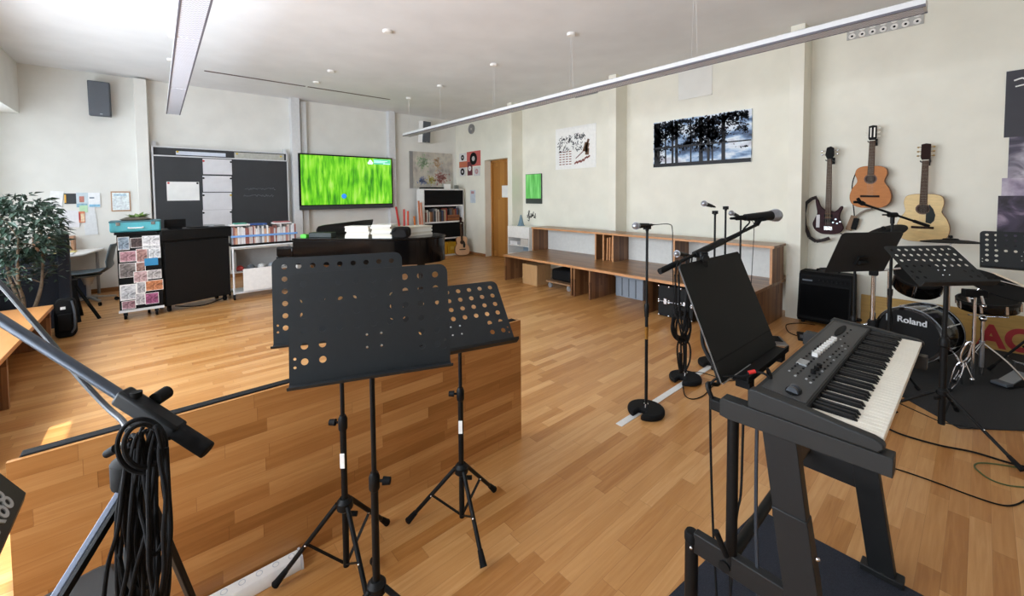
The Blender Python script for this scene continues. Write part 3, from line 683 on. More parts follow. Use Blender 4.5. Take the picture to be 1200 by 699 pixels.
# things lying on the lid
ed = (V((2.5, 5.6, 0))-V((1.5, 6.7, 0))).normalized(); en = V((-ed.y, ed.x, 0))
def on_lid(px, w, d, h, z=.981): 
    p = G(px, 279.6, .98); return frame((p.x, p.y, z), ed, en)
rnd = random.Random(4)
def stack(lab, px, w, d, n, cols):
    M0 = on_lid(px, w, d, 0); z = 0
    for i in range(n):
        h = rnd.uniform(.018, .034); dx = rnd.uniform(-.012, .012)
        single('music_book', MB(M0).box(dx, w+dx, .03+dx, d+dx, z, z+h-.0012), mat('music_'+cols[i % len(cols)], cols[i % len(cols)], .7, noise=.08, nscale=60, stretch=(.2, .2, 9)), '%s music book, %s in %s' % ({0: 'white', 1: 'cream', 2: 'pale', 3: 'greyish'}[i % len(cols)], ('bottom', 'second', 'third', 'fourth', 'fifth', 'sixth', 'seventh', 'top')[i if i < n-1 else 7], lab), 'music book', 'music books on the piano')
        z += h
    return z
stack('the left piano pile below the television', 404, .36, .25, 7, ['dfdcd3', 'd6d0bc', 'e0ded8', 'cbc7bc'])
stack('the middle piano pile beside the black bag', 434, .3, .25, 7, ['dddbd4', 'd9d3c2', 'c8c5bd'])
p = G(457, 280, .98)
CL = thing('black_bag', 'crumpled black bag between the sheet music piles on the piano', 'bag', (p.x+.1, p.y+.06, .981))
mb = MB(frame((p.x+.02, p.y+.02, .981), ed, en)).prism(rrect(0, .24, 0, .16, .06), .02, .2, M=Matrix(((1, 0, 0, 0), (0, 0, 1, 0), (0, 1, 0, 0), (0, 0, 0, 1))))
part('bag_body', mb, M_rubber, CL, bevel=.02)
part('bag_strap', MB(frame((p.x+.02, p.y+.02, .981), ed, en)).tube([(.03, .01, .1), (.1, -.01, .15), (.2, .0, .12), (.23, .01, .05)], .01), M_blackm, CL)
M0 = frame((2.83, 5.66, .981), (.97, .22, 0), (-.22, .97, 0)); z = 0
for i in range(5):
    h = rnd.uniform(.024, .034)
    single('music_book', MB(M0).box(0, .5-.02*(i % 2), 0, .3, z, z+h-.0012), mat('music_r%d' % (i % 3), ('dcd8cd', 'cfc9b8', 'e0ded6')[i % 3], .7, noise=.08, nscale=60, stretch=(.2, .2, 9)), 'pale sheet music book, %s in the right pile on the piano tail' % ('bottom', 'second', 'third', 'fourth', 'top')[i], 'music book', 'music books on the piano')
    z += h
M0 = frame((1.68, 6.62, .981), ed, en)
single('black_folio', MB(M0).box(.0, .36, .04, .18, 0, .07), mat('folio', '14201c', .5), 'flat dark green folio at the left end of the piano lid', 'folio', bevel=.006)
single('green_tag', MB(M0).box(-.12, -.03, .02, .1, 0, .045), mat('bright_green', '54c43c', .5), 'small bright green box at the far left of the piano', 'box')
# ================================================================== BOOKSHELF
BS = thing('bookshelf', 'white bookshelf with black doors in the back corner', 'bookshelf', (5.7, 9.5, 0))
x0, x1, yf, yb = 5.08, 6.3, 9.25, 9.6
zs = [.02, .47, .9, 1.33, 1.755]
for x in (x0, x1-.025): part('side_panel', MB().box(x, x+.025, yf, yb, 0, 1.755), M_white, BS)
for z in zs: part('shelf_board', MB().box(x0+.02, x1-.02, yf, yb, z-.02, z+.015), M_white, BS)
part('back_panel', MB().box(x0+.02, x1-.02, yb-.01, yb, 0, 1.74), M_black, BS)
for a, b in ((.487, .88), (1.347, 1.733)): part('door', MB().box(x0+.028, x1-.028, yf-.012, yf+.01, a, b), M_blackm, BS)
rnd = random.Random(31); x = x0+.05
bc = ['2c2b2e', '8a3b2c', 'c9c4ba', '5d5f66', '3a4660', 'b7a284', '6b4a35', 'd8d2c6', '40403f', '96683e', '272b30']
while x < x1-.55:
    w = rnd.uniform(.024, .05); h = rnd.uniform(.24, .34); c = rnd.choice(bc)
    nb_ = globals().get('nb_', -1)+1
    single('book', MB().box(x, x+w-.002, yf+.03, yf+.25, .916, .916+h), mat('book_'+c, c, .6, noise=.1), '%s upright book from the left in the open row of the bookshelf, %s' % (ORD[nb_], {'2c2b2e': 'black', '8a3b2c': 'red', 'c9c4ba': 'pale', '5d5f66': 'grey', '3a4660': 'blue', 'b7a284': 'tan', '6b4a35': 'brown', 'd8d2c6': 'cream', '40403f': 'dark grey', '96683e': 'light brown', '272b30': 'near black'}[c]), 'book', 'books standing in the bookshelf')
    x += w
z = .916
for i, (c, w) in enumerate((('7d4a2a', .42), ('93592f', .4), ('6d3d22', .38), ('8a5230', .36))):
    single('brown_volume', MB().box(x+.02, x+.02+w, yf+.03, yf+.28, z, z+.038), mat('vol_'+c, c, .6), 'brown book, %s of the lying pile in the bookshelf' % ('lowest', 'second', 'third', 'topmost')[i], 'book', 'brown books lying in the bookshelf'); z += .04
for k in range(6):
    c = bc[(k*3) % len(bc)]; xx = x+.06+k*.05
    single('small_book', MB().box(xx, xx+.04, yf+.05, yf+.24, z+.001, z+.14+.02*(k % 3)), mat('book_'+c, c, .6), '%s small book from the left on the brown pile in the bookshelf' % ORD[k], 'book', 'small books on the brown pile')
for i, xx in enumerate((5.52, 5.8)):
    t = thing('yellow_box', ('yellow storage box left of centre at the foot of the bookshelf', 'yellow storage box beside the leaning guitar in the bookshelf')[i], 'box', (xx+.12, yf+.15, .036), 'yellow boxes in the bookshelf')
    part('box_body', MB().box(xx, xx+.25, yf+.02, yf+.3, .036, .35), mat('box_yellow', 'c99a22', .55, noise=.1), t, bevel=.006)
    part('label', MB().box(xx+.07, xx+.18, yf+.015, yf+.02, .15, .23), mat('box_label', 'dcb955', .6), t)
single('grey_box', MB().box(5.2, 5.46, yf+.03, yf+.3, .036, .3), mat('box_grey', 'b4b2b0', .6), 'grey box at the left of the lowest bookshelf row', 'box', bevel=.006)
single('black_tray', MB().box(5.1, 5.7, 9.28, 9.5, 1.771, 1.81), M_blackm, 'flat black tray on the left of the bookshelf top', 'tray', bevel=.004)
single('white_card', MB().box(5.72, 5.92, 9.3, 9.33, 1.771, 1.9), M_paperw, 'white framed card on the bookshelf top', 'card')
single('small_photo', MB().box(6.05, 6.18, 9.3, 9.33, 1.771, 1.87), mat('photo_dark', '6c716a', .5, noise=.3, nscale=30), 'small dark photo at the right end of the bookshelf top', 'photo')
# coloured tubes leaning by the bookshelf
for i, (px0, px1, yt, c, lab) in enumerate(((464, 470, 243, M_red, 'red sound tube leaning left beside the television'), (473.5, 473.5, 246, M_red, 'upright red sound tube, right of the leaning red one'),
        (478, 478, 248, mat('vermilion', 'cf4a2c', .45), 'lighter red sound tube, third from the television'), (485.5, 484, 254, M_orange, 'short orange sound tube left of the bookshelf'), (490.5, 490, 236, mat('rust_tube', 'b8663a', .5), 'tall rust coloured tube close to the bookshelf'), (493.2, 493, 238, mat('rose_tube', 'c98060', .5), 'tall pinkish tube touching the bookshelf'))):
    y = 9.3 - .06*(i % 3)
    a = AY(px0, yt, y); b = AY(px1, 262, y-.12); b = V((b.x, y-.12, 0)) if px0 == px1 else V((b.x+.1, y-.12, 0))
    t = thing('sound_tube', lab, 'tube', b, 'sound tubes')
    b = b + (a-b).normalized()*.02
    part('tube_body', MB().rod(b, a, .024), c, t); part('end_cap', MB().rod(a, a+(a-b).normalized()*.01, .026), c, t)
# ================================================================== GUITARS
def bout(pts, n=8):
    """closed smooth outline from half-width points (half, v)"""
    P = [V((h, v, 0)) for h, v in pts]; m = len(P); Q = []
    for i in range(m-1):
        p0 = P[i-1] if i else V((-P[1].x, P[1].y, 0)); p1, p2 = P[i], P[i+1]; p3 = P[i+2] if i+2 < m else V((-P[-2].x, P[-2].y, 0))
        for k in range(n):
            t = k/n; Q.append(.5*((2*p1)+(p2-p0)*t+(2*p0-5*p1+4*p2-p3)*t*t+(3*p1-p0-3*p2+p3)*t**3))
    Q.append(P[-1])
    R = [(q.x, q.y) for q in Q]
    return R + [(-x, y) for x, y in R[::-1] if x > 1e-4]
def acoustic(name, lab, M, top, side, s=1., classical=False, pick=True, hook=True):
    t = thing(name, lab, 'guitar', M.translation, 'guitars')
    if classical: pts = [(0, 0), (.1, .005), (.165, .05), (.185, .13), (.165, .22), (.125, .29), (.122, .33), (.14, .39), (.13, .45), (.08, .482), (0, .487)]
    else: pts = [(0, 0), (.11, .005), (.18, .05), (.2, .14), (.18, .23), (.14, .305), (.138, .34), (.15, .41), (.135, .475), (.08, .5), (0, .503)]
    H = .487 if classical else .503
    out = bout(pts); M = M @ Matrix.Diagonal((s, s, s, 1))
    part('body', MB(M).prism(out, .0, .1), side, t, bevel=.004)
    part('soundboard', MB(M).prism([(x*.985, H/2+(y-H/2)*.988) for x, y in out], .1, .103), top, t)
    hv = .335 if classical else .345
    part('rosette', MB(M @ T(0, hv, .103)).lathe([(.046, 0), (.058, 0), (.058, .001), (.046, .001)], 28), mat('rosette', '5a3a24', .5), t)
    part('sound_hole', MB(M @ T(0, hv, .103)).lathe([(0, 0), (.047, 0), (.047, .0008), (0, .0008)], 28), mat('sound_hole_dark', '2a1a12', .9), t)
    bv = .135 if classical else .15
    part('bridge', MB(M).box(-.085, .085, bv-.012, bv+.012, .103, .112), M_ring, t, bevel=.002)
    neckl = .30 if classical else .36
    n0 = H-.01; n1 = n0+neckl
    part('neck', MB(M).prism([(-.028, n0), (.028, n0), (.024, n1), (-.024, n1)], .072, .1), side, t, bevel=.006)
    f0 = hv+.05
    fb = part('fretboard', MB(M).prism([(-.03, f0), (.03, f0), (.0245, n1), (-.0245, n1)], .1, .108), mat('rosewood', '3f281c', .7, spec=.1), t)
    mb = MB(M)
    for k in range(17):
        y = n1 - (n1-f0+.12)*(1-2**(-k/12)) * 1.45
        if y > f0+.01: mb.box(-.026, .026, y-.0007, y+.0007, .108, .1086)
    part('frets', mb, mat('fret_wire', '7d7468', .4, metal=.6), fb)
    part('nut', MB(M).box(-.025, .025, n1, n1+.006, .1, .111), M_cream, t)
    hd = M_blackm if classical else mat('headstock_dark', '28140f', .6, spec=.12)
    hs = part('headstock', MB(M).prism([(-.026, n1+.004), (.026, n1+.004), (.037, n1+.03), (.036, n1+.17), (.0, n1+.178), (-.036, n1+.17), (-.037, n1+.03)], .08, .098), hd, t, bevel=.003)
    if classical: part('slots', MB(M).box(-.022, -.01, n1+.04, n1+.15, .0975, .0985).box(.01, .022, n1+.04, n1+.15, .0975, .0985), M_cream, hs)
    for k in range(3):
        for sg in (-1, 1):
            y = n1+.05+k*.045
            part('tuning_peg', MB(M).rod((sg*.034, y, .09), (sg*.052, y, .09), .004, n=8).ball((sg*.058, y, .09), .011, (1, .8, .6), 10), M_cream if classical else mat('gold', 'b79a62', .25, metal=1), t)
    mb = MB(M)
    for k in range(6): mb.rod((-.024+.0096*k, bv, .113), (-.018+.0072*k, n1+.005, .112), .0004, n=4)
    part('strings', mb, mat('string_metal', '8a8172', .4, metal=.7), t)
    if pick:
        pg = [(.022, hv-.14), (.06, hv-.155), (.085, hv-.12), (.092, hv-.06), (.075, hv), (.045, hv+.05), (.04, hv+.03), (.05, hv), (.045, hv-.03), (.022, hv-.045)]
        part('pickguard', MB(M).prism(pg, .103, .1045), mat('pickguard_grey', '2b302f', .6, spec=.15), t)
    if hook:
        part('wall_hook', MB(M).tube([(-.035, n1-.005, .12), (-.036, n1-.01, .07), (-.02, n1-.015, -.02), (.02, n1-.015, -.02), (.036, n1-.01, .07), (.035, n1-.005, .12)], .006).box(-.03, .03, n1-.05, n1+.03, -.04, -.02), M_black, t)
    return t
def wallM(px, py, X, rot=0.):
    p = AX(px, py, X); return frame(p, (0, -1, 0), (0, 0, 1)) @ Matrix.Rotation(rot, 4, 'Z')
M_spruce = mat('spruce_top', 'd8b97c', .45, noise=.08, nscale=60, stretch=(4, .3, 1), coat=0)
M_cedar = mat('cedar_top', 'b57238', .5, spec=.25, noise=.08, nscale=60, stretch=(4, .3, 1), coat=0)
M_maho = mat('mahogany', '8a5a36', .45, spec=.2, noise=.1, nscale=40, stretch=(4, .3, 1))
acoustic('classical_guitar', 'orange brown classical guitar hanging highest on the right wall', wallM(1020.5, 243.5, 6.36, -.012), M_cedar, M_maho, 1.0, True, False)
acoustic('acoustic_guitar', 'pale yellow steel string guitar with dark pickguard on the right wall', wallM(1081, 282.5, 6.36, -.01), M_spruce, mat('sapele', '9a6a3a', .35), 1.03)
# bass guitar
M = wallM(971, 274.5, 6.3, .0)
BA = thing('bass_guitar', 'dark brown electric bass hanging left of the classical guitar', 'guitar', M.translation, 'guitars')
half = [(0, .0), (-.07, .005), (-.135, .05), (-.16, .12), (-.14, .19), (-.115, .26), (-.128, .36), (-.135, .42), (-.125, .44), (-.105, .425), (-.08, .35), (-.03, .3), (.03, .29), (.06, .285), (.09, .31), (.115, .345), (.135, .35), (.14, .325), (.12, .27), (.112, .21), (.135, .14), (.15, .08), (.12, .03), (.06, .005)]
P = [V((x, y, 0)) for x, y in half]; Q = []; m_ = len(P)
for i in range(m_):
    p0, p1, p2, p3 = P[i-1], P[i], P[(i+1) % m_], P[(i+2) % m_]
    for k in range(4): t_ = k/4; q = .5*((2*p1)+(p2-p0)*t_+(2*p0-5*p1+4*p2-p3)*t_*t_+(3*p1-p0-3*p2+p3)*t_**3); Q.append((q.x, q.y))
part('body', MB(M).prism(Q, 0, .04), mat('walnut_dark', '30161a', .55, spec=.15, noise=.25, nscale=30, stretch=(4, .4, 1)), BA, bevel=.008)
part('neck', MB(M).prism([(-.03, .2), (.03, .2), (.022, .93), (-.022, .93)], .028, .05), mat('maple_dark', '5d4029', .6, spec=.15), BA)
fb = part('fretboard', MB(M).prism([(-.03, .26), (.03, .26), (.022, .93), (-.022, .93)], .05, .056), mat('rosewood2', '45332a', .7, spec=.1), BA)
mb = MB(M)
for k in range(1, 21):
    y = .93-.86*(1-2**(-k/12)); mb.box(-.027, .027, y-.0007, y+.0007, .056, .0567)
part('frets', mb, mat('fret_wire', '7d7468', .4, metal=.6), fb)
part('headstock', MB(M).prism([(-.022, .925), (.022, .925), (.045, .97), (.042, 1.06), (.01, 1.085), (-.03, 1.07), (-.045, .98)], .03, .045), M_blackm, BA, bevel=.003)
for k in range(2):
    for sg in (-1, 1): part('tuning_peg', MB(M).rod((sg*.04, .985+.045*k, .04), (sg*.07, .985+.045*k, .04), .005, n=8).ball((sg*.078, .985+.045*k, .04), .014, (1, .8, .5), 10), M_chrome, BA)
part('bridge', MB(M).box(-.04, .045, .05, .1, .04, .055), M_chrome, BA, bevel=.003)
part('pickup', MB(M).box(-.04, .045, .15, .19, .04, .05).box(-.04, .045, .215, .25, .04, .05), M_blackm, BA, bevel=.003)
part('thumb_rest', MB(M).box(-.12, -.085, .08, .24, .04, .046), mat('pale_plate', 'b9b4b4', .4), BA)
for x, y in ((.085, .19), (.1, .14), (.06, .15), (.13, .16)): part('control_knob', MB(M @ T(x-.01, y, .04)).lathe([(0, .015), (.009, .015), (.01, 0), (0, 0)], 12), M_steel, BA)
mb = MB(M)
for k in range(4): mb.rod((-.021+.014*k, .08, .06), (-.015+.01*k, .93, .058), .0006, n=4)
part('strings', mb, mat('string_metal', '8a8172', .4, metal=.7), BA)
part('wall_hook', MB(M).tube([(-.03, .915, .08), (-.03, .91, .02), (-.02, .905, -.08), (.02, .905, -.08), (.03, .91, .02), (.03, .915, .08)], .006).box(-.03, .03, .87, .95, -.09, -.08), M_black, BA)
st = [(-.12, .46, .03), (-.17, .44, .05), (-.23, .38, .05), (-.25, .25, .04), (-.24, .1, .03), (-.19, -.05, .03), (-.12, -.1, .03), (-.03, -.07, .035), (.03, -.04, .04)]
mb = MB(M); P = [V(p) for p in st]; Qp = []
for i in range(len(P)-1):
    for k in range(5): Qp.append(P[i].lerp(P[i+1], k/5))
for a, b in zip(Qp, Qp[1:]): mb.bar(a, b + (b-a)*.1, .04, .005, up=(0, 0, 1))
part('strap', mb, mat('strap_brown', '241b1a', .8), BA)
part('instrument_cable', MB(M).tube([(.12, .02, .02), (.16, -.02, .02), (.17, -.12, .01), (.16, -.2, .0)], .005), M_rubber, BA)
# strap hanging off the classical guitar
GS = thing('guitar_strap', 'brown and black strap dangling below the classical guitar', 'strap', AX(999, 262, 6.34))
c = [AX(1004, 200, 6.3), AX(999, 215, 6.3), AX(999, 232, 6.32), AX(1001, 250, 6.34), AX(1001, 256, 6.34)]
part('strap_cord', MB().tube(c, .006), M_blackm, GS)
a, b = AX(1001, 253, 6.34), AX(994, 270, 6.34)
part('strap_pad', MB().bar(a, b, .06, .015, up=(-1, 0, 0)), mat('strap_leather', '84684e', .7), GS, bevel=.004)
a, b = AX(1004, 256, 6.33), AX(1000, 269, 6.33)
part('strap_buckle', MB().bar(a, b, .055, .02, up=(-1, 0, 0)), M_blackm, GS, bevel=.006)
part('strap_band', MB().tube([AX(1003, 254, 6.34), AX(1012, 248, 6.33), AX(1022, 245, 6.31)], .012), mat('strap_tan', '8d8072', .8), GS)
# guitar leaning at the bookshelf
Mx = frame((6.14, 9.06, .0), (1, .1, 0), (-.02, .19, 1)) @ T(0, 0, -.05)
acoustic('folk_guitar', 'pale pinkish guitar standing on the floor against the bookshelf', frame((6.06, 9.02, .008), V((1, -.35, 0)), V((.05, .16, 1)).normalized() - V((1, -.35, 0)).normalized()*V((.05, .16, 1)).normalized().dot(V((1, -.35, 0)).normalized())), mat('pink_spruce', 'cfa47e', .4, noise=.06), M_maho, .98, False, True, False)
# ================================================================== PICTURES ON THE RIGHT WALL
def wr(a, b, X=6.39):
    p, q = AX(*a, X), AX(*b, X); return min(p.y, q.y), max(p.y, q.y), min(p.z, q.z), max(p.z, q.z)
def disc_on_right(y, z, r, X, th=.002): return MB(frame((X, y, z), (0, -1, 0), (0, 0, 1))).lathe([(0, th), (r, th), (r, 0), (0, 0)], 24)
recs = [((538.2, 180.5), (546, 189.5), 'd9d6d4', 'white record card with black dots at the top left of the record prints', 'black', .32), ((547, 178.5), (563, 194), 'c4605a', 'large red record print with a black disc beside the door', 'black', .42),
        ((538.2, 190), (547.5, 196), 'bd6a4c', 'orange record print on the left under the dotted card', None, 0), ((547.8, 190), (553.5, 205.5), '6b2f36', 'dark red narrow record print in the middle of the record prints', 'white', .3),
        ((538.8, 197), (545.5, 206), 'd2cfce', 'white record print with black disc at the bottom left', 'black', .42), ((555, 196), (562.5, 206), 'cfcdcc', 'pale record print with faint red square at the bottom right', 'red', .3)]
for i, (a, b, c, lab, dc, rr) in enumerate(recs):
    y0, y1, z0, z1 = wr(a, b, 6.392); t = thing('record_print', lab, 'print', (6.392, (y0+y1)/2, z0), 'record prints by the door')
    part('print_sheet', MB().box(6.392-.001*i, 6.4, y0, y1, z0, z1), mat('rec_'+c, c, .7, noise=.1, nscale=12), t)
    if dc:
        dm = {'black': M_blackm, 'white': M_paperw, 'red': mat('rec_red', 'b98a8c', .7)}[dc]; r = rr*min(y1-y0, z1-z0)
        part('disc', disc_on_right((y0+y1)/2, (z0+z1)/2, r, 6.391-.001*i), dm, t)
        part('disc_label', disc_on_right((y0+y1)/2, (z0+z1)/2, r*.4, 6.389-.001*i), mat('disc_label', 'a9c3cc' if i == 1 else 'b9b4b2', .6), t)
y0, y1, z0, z1 = wr((551, 223), (557, 238)); t = thing('narrow_poster', 'narrow pale blue poster with red letters by the bookshelf', 'poster', (6.39, (y0+y1)/2, z0))
part('poster_sheet', MB().box(6.39, 6.4, y0, y1, z0, z1), mat('narrow_blue', 'c5ced6', .7, noise=.12, nscale=14), t); part('poster_heading', MB().box(6.388, 6.39, y0+.05, y1-.04, z1-.1, z1-.03), mat('rec_red', 'b98a8c', .7), t)
t = thing('wall_clock', 'small round grey clock high on the wall above the record prints', 'clock', (6.38, 8.97, 3.36))
part('clock_rim', MB(frame((6.398, 8.97, 3.36), (0, -1, 0), (0, 0, 1))).lathe([(0, 0), (.13, 0), (.13, .03), (.12, .035), (0, .02)], 28), M_grey, t)
part('clock_face', disc_on_right(8.97, 3.36, .1, 6.376), mat('clock_face', 'c4c6c5', .6), t)
# portrait display with the green grass picture
y0, y1, z0, z1 = wr((616, 204.5), (634.5, 239), 6.37); t = thing('wall_display', 'small upright display showing green grass left of the drawn poster', 'display', (6.37, (y0+y1)/2, z0))
part('display_case', MB().box(6.365, 6.4, y0, y1, z0, z1), mat('display_case', '3a3f3c', .5), t, bevel=.004)
mb = MB().box(6.36, 6.366, y0+.012, y1-.012, z0+.115, z1-.01)
part('display_picture', mb, ramp_mat('display_grass', 'noise', 9, ['3f9a3c', '5bbd55', '7bd873', '96e58c'], .4, stretch=(1, 2.2, .25), emit=.95), t)
# sticker of a clef and notes
t = thing('wall_sticker', 'black clef and notes sticker on the wall over the white boxes', 'sticker', AX(621, 258, 6.395))
def onw(x, y): return AX(x, y, 6.396)
part('clef', MB().tube([onw(618.5, 258), onw(619.8, 259), onw(620.2, 256), onw(619.2, 249), onw(619.9, 247), onw(620.6, 248.5), onw(618.8, 252.5), onw(618.7, 255), onw(620.2, 256), onw(621, 254.3), onw(619.8, 253.2)], .006, n=6), M_blackm, t)
for x, y in ((622.5, 254.5), (624.5, 252.8), (626.8, 255)):
    part('note', MB().rod(onw(x, y), onw(x+.7, y-4.5), .008, n=6).ball(onw(x-.3, y), .022, (.2, 1.2, .8), 10), M_blackm, t)
part('stave', MB().tube([onw(617.5, 252.5), onw(622, 251), onw(628, 254)], .006, n=4).tube([onw(617.5, 254.5), onw(622, 253), onw(628, 256)], .006, n=4), M_blackm, t)
# drawn instruments poster
y0, y1, z0, z1 = wr((651, 152), (698.5, 196)); t = thing('drawn_poster', 'white poster with small drawings and brown notes over the bench', 'poster', (6.39, (y0+y1)/2, z0))
part('poster_sheet', MB().box(6.392, 6.399, y0, y1, z0, z1), mat('poster_white', 'eeede9', .75), t)
W, H = y1-y0, z1-z0
def onp(u, v): return V((6.391, y1-u*W, z1-v*H))
rnd = random.Random(8); mb = MB()
for (u, v, du, dv, n) in ((.17, .3, .06, .07, 22), (.33, .3, .09, .08, 34), (.52, .24, .06, .06, 18), (.64, .25, .1, .06, 34), (.25, .5, .13, .1, 26), (.58, .47, .12, .1, 26), (.1, .45, .01, .15, 10), (.46, .5, .01, .15, 10)):
    for _ in range(n):
        a = onp(u+rnd.uniform(-du, du), v+rnd.uniform(-dv, dv)); b = a + V((0, rnd.uniform(-.05, .05), rnd.uniform(-.05, .05))); mb.bar(a, b, .003, rnd.uniform(.006, .018), up=(0, .5, 1))
part('dark_drawings', mb, mat('ink_grey', '3f4146', .8), t)
mb = MB()
for r_ in range(6):
    for c_ in range(4): mb.bar(onp(.1+.085*c_, .58+.06*r_), onp(.155+.085*c_, .58+.06*r_), .003, .018, up=(0, 0, 1))
for k in range(12): a = onp(.48+.03*k+.01, .9-.012*k+rnd.uniform(-.03, .03)); mb.bar(a, a+V((0, -.04, .03)), .003, .03, up=(0, .5, 1))
for k in range(8): a = onp(.52+.026*k, .76-.022*k); mb.bar(a, a+V((0, -.05, .03)), .003, .016, up=(0, .5, 1))
part('brown_notes', mb, mat('ink_brown', '83453c', .8), t)
part('violin_drawing', MB().bar(onp(.83, .34), onp(.76, .56), .003, .05, up=(0, .5, .8)).bar(onp(.8, .42), onp(.74, .62), .003, .12, up=(0, .5, .8)).bar(onp(.8, .55), onp(.79, .7), .003, .09, up=(0, 1, .2)), mat('ink_umber', '6a4f3c', .8), t)
# forest picture
a, b, c, d_ = AX(765.7, 144.3, 6.36), AX(880.7, 127.1, 6.36), AX(765.5, 196.4, 6.36), AX(879.9, 189.6, 6.36)
y0, y1, z0, z1 = (b.y+d_.y)/2, (a.y+c.y)/2, (c.z+d_.z)/2, (a.z+b.z)/2; W, H = y1-y0, z1-z0
t = thing('forest_picture', 'wide canvas of dark pines by a lake above the bench', 'picture', (6.37, (y0+y1)/2, z0))
part('canvas', MB().box(6.37, 6.4, y0, y1, z0, z1), ramp_mat('lake_sky', 'noise', 2.6, ['1f2b40', '4a658a', '8fabcb', 'dbe4ec', '9d95a5'], .5, stretch=(1, 1, 2.4), pos=[.3, .41, .48, .56, .76]), t)
def onf(u, v): return V((6.368, y1-u*W, z0+v*H))
ink = mat('pine_black', '14161c', .6); ink2 = mat('pine_foliage', '171d28', .7, noise=.3, nscale=30)
mb = MB()
for u, w in ((.04, .07), (.14, .016), (.22, .022), (.265, .032), (.42, .014), (.525, .04), (.6, .026), (.64, .014), (.745, .036)): mb.bar(onf(u+.006, .06), onf(u-.0, .98), .004, w*W, up=(0, 1, 0))
part('pine_trunks', mb, ink, t)
mb = MB().box(6.364, 6.37, y0, y1, z0, z0+.075*H).box(6.364, 6.37, y0, y1, z0+.4*H, z0+.425*H).box(6.3635, 6.37, y1-.5*W, y1-.02, z0+.4*H, z0+.44*H)
part('shore', mb, ink, t)
mb = MB(); rnd = random.Random(17)
for (cu, cv, su, sv, n) in ((.05, .6, .06, .35, 420), (.14, .8, .12, .22, 330), (.25, .78, .09, .2, 280), (.35, .95, .1, .05, 60), (.52, .7, .13, .25, 520), (.62, .78, .12, .2, 300), (.68, .55, .08, .12, 200), (.75, .9, .14, .12, 240), (.88, .9, .14, .1, 200), (.95, .3, .05, .02, 8), (.4, .47, .08, .05, 80), (.9, .68, .12, .12, 90), (.2, .4, .3, .05, 120), (.55, .35, .1, .1, 60)):
    for _ in range(n):
        u, v = rnd.gauss(cu, su*.6), rnd.gauss(cv, sv*.6)
        if not (.01 < u < .97 and .03 < v < .985): continue
        p = onf(u, v); s = rnd.uniform(.006, .022); q = Matrix.Rotation(rnd.uniform(0, 3), 4, 'X')
        mb.box(-.002, .0, -s, s, -s*.5, s*.5, M=T(p.x, p.y, p.z) @ q)
part('pine_foliage', mb, ink2, t, kind='stuff')
# big dark poster at the right edge
p, q = AX(1179.5, 84, 6.392), AX(1172, 291, 6.392)
y1, z1, z0 = p.y, p.z, q.z; y0 = y1-1.15; W = y1-y0; H = z1-z0
t = thing('concert_poster', 'tall dark violet photo poster at the right end of the wall', 'poster', (6.39, (y0+y1)/2, z0))
part('poster_top', MB().box(6.392, 6.399, y0, y1, z0+.63*H, z1), mat('poster_dark', '35343b', .6, noise=.1, nscale=5), t)
part('poster_photo', MB().box(6.393, 6.399, y0, y1-.035, z0+.4*H, z0+.63*H), ramp_mat('violet_photo', 'noise', 4, ['17161d', '4c4656', 'b3acb6', 'd6d2d6'], .6, dist=1.), t)
part('poster_band', MB().box(6.3915, 6.399, y0, y1, z0+.3*H, z0+.4*H), ramp_mat('lilac_photo', 'noise', 8, ['5c5264', '9d90a3', 'c9c0ca'], .6), t)
part('poster_foot', MB().box(6.392, 6.399, y0, y1+.02, z0, z0+.3*H), ramp_mat('dark_photo', 'noise', 5, ['121217', '201d26', '473b50', '9b8a9c'], .6, dist=1.), t)
part('poster_script', MB().tube([(6.391, y1-.05, z1-.1), (6.391, y1-.1, z1-.085), (6.391, y1-.13, z1-.1), (6.391, y1-.2, z1-.075)], .008, n=5).tube([(6.391, y1-.06, z1-.16), (6.391, y1-.12, z1-.15), (6.391, y1-.2, z1-.15)], .007, n=5), M_paperw, t)
# ventilation fittings
for i, (a, b) in enumerate((((623, 123.5), (643.5, 120.5)), ((674, 113), (700.5, 107)))):
    p, q = AX(*a, 6.39), AX(*b, 6.39); zc = (p.z+q.z)/2
    t = thing('wall_vent', ('grey slot vent high on the wall above the drawn poster, farther one', 'grey slot vent high on the wall above the drawn poster, nearer one')[i], 'vent', (6.39, (p.y+q.y)/2, zc), 'slot vents')
    part('vent_frame', MB().box(6.385, 6.4, q.y, p.y, zc-.035, zc+.035), mat('vent_grey', '9c9b96', .5), t)
    mb = MB()
    for k in range(3): mb.box(6.382, 6.386, q.y+.02, p.y-.02, zc-.025+.02*k, zc-.016+.02*k)
    part('vent_slats', mb, M_grey, t)
y0, y1, z0, z1 = .47, 1.13, 3.44, 3.585; t = thing('nozzle_vent', 'pale air vent with two rows of round nozzles at upper right', 'vent', (6.38, .8, z0))
part('vent_plate', MB().box(6.385, 6.4, y0, y1, z0, z1), mat('vent_plate', 'b3b2ae', .5), t)
for r_ in range(2):
    for c_ in range(7):
        M = frame((6.385, y1-.05-c_*(y1-y0-.1)/6, z1-.035-r_*.075), (0, -1, 0), (0, 0, 1))
        n_ = part('nozzle', MB(M).lathe([(.012, .006), (.03, .012), (.034, .004), (.034, 0), (.012, 0)], 18), M_white, t)
        part('nozzle_opening', MB(M).lathe([(0, .007), (.012, .007), (.012, 0), (0, 0)], 12), M_blackm, n_)
p, q = AX(795, 118, 6.396), AX(835, 72, 6.396)
mb = MB()
for (ya, yb, za, zb) in ((q.y, q.y+.012, p.z, q.z), (p.y-.012, p.y, p.z, q.z), (q.y, p.y, p.z, p.z+.012), (q.y, p.y, q.z-.012, q.z)): mb.box(6.393, 6.4, ya, yb, za, zb)
mb.box(6.396, 6.401, q.y, p.y, p.z, q.z)
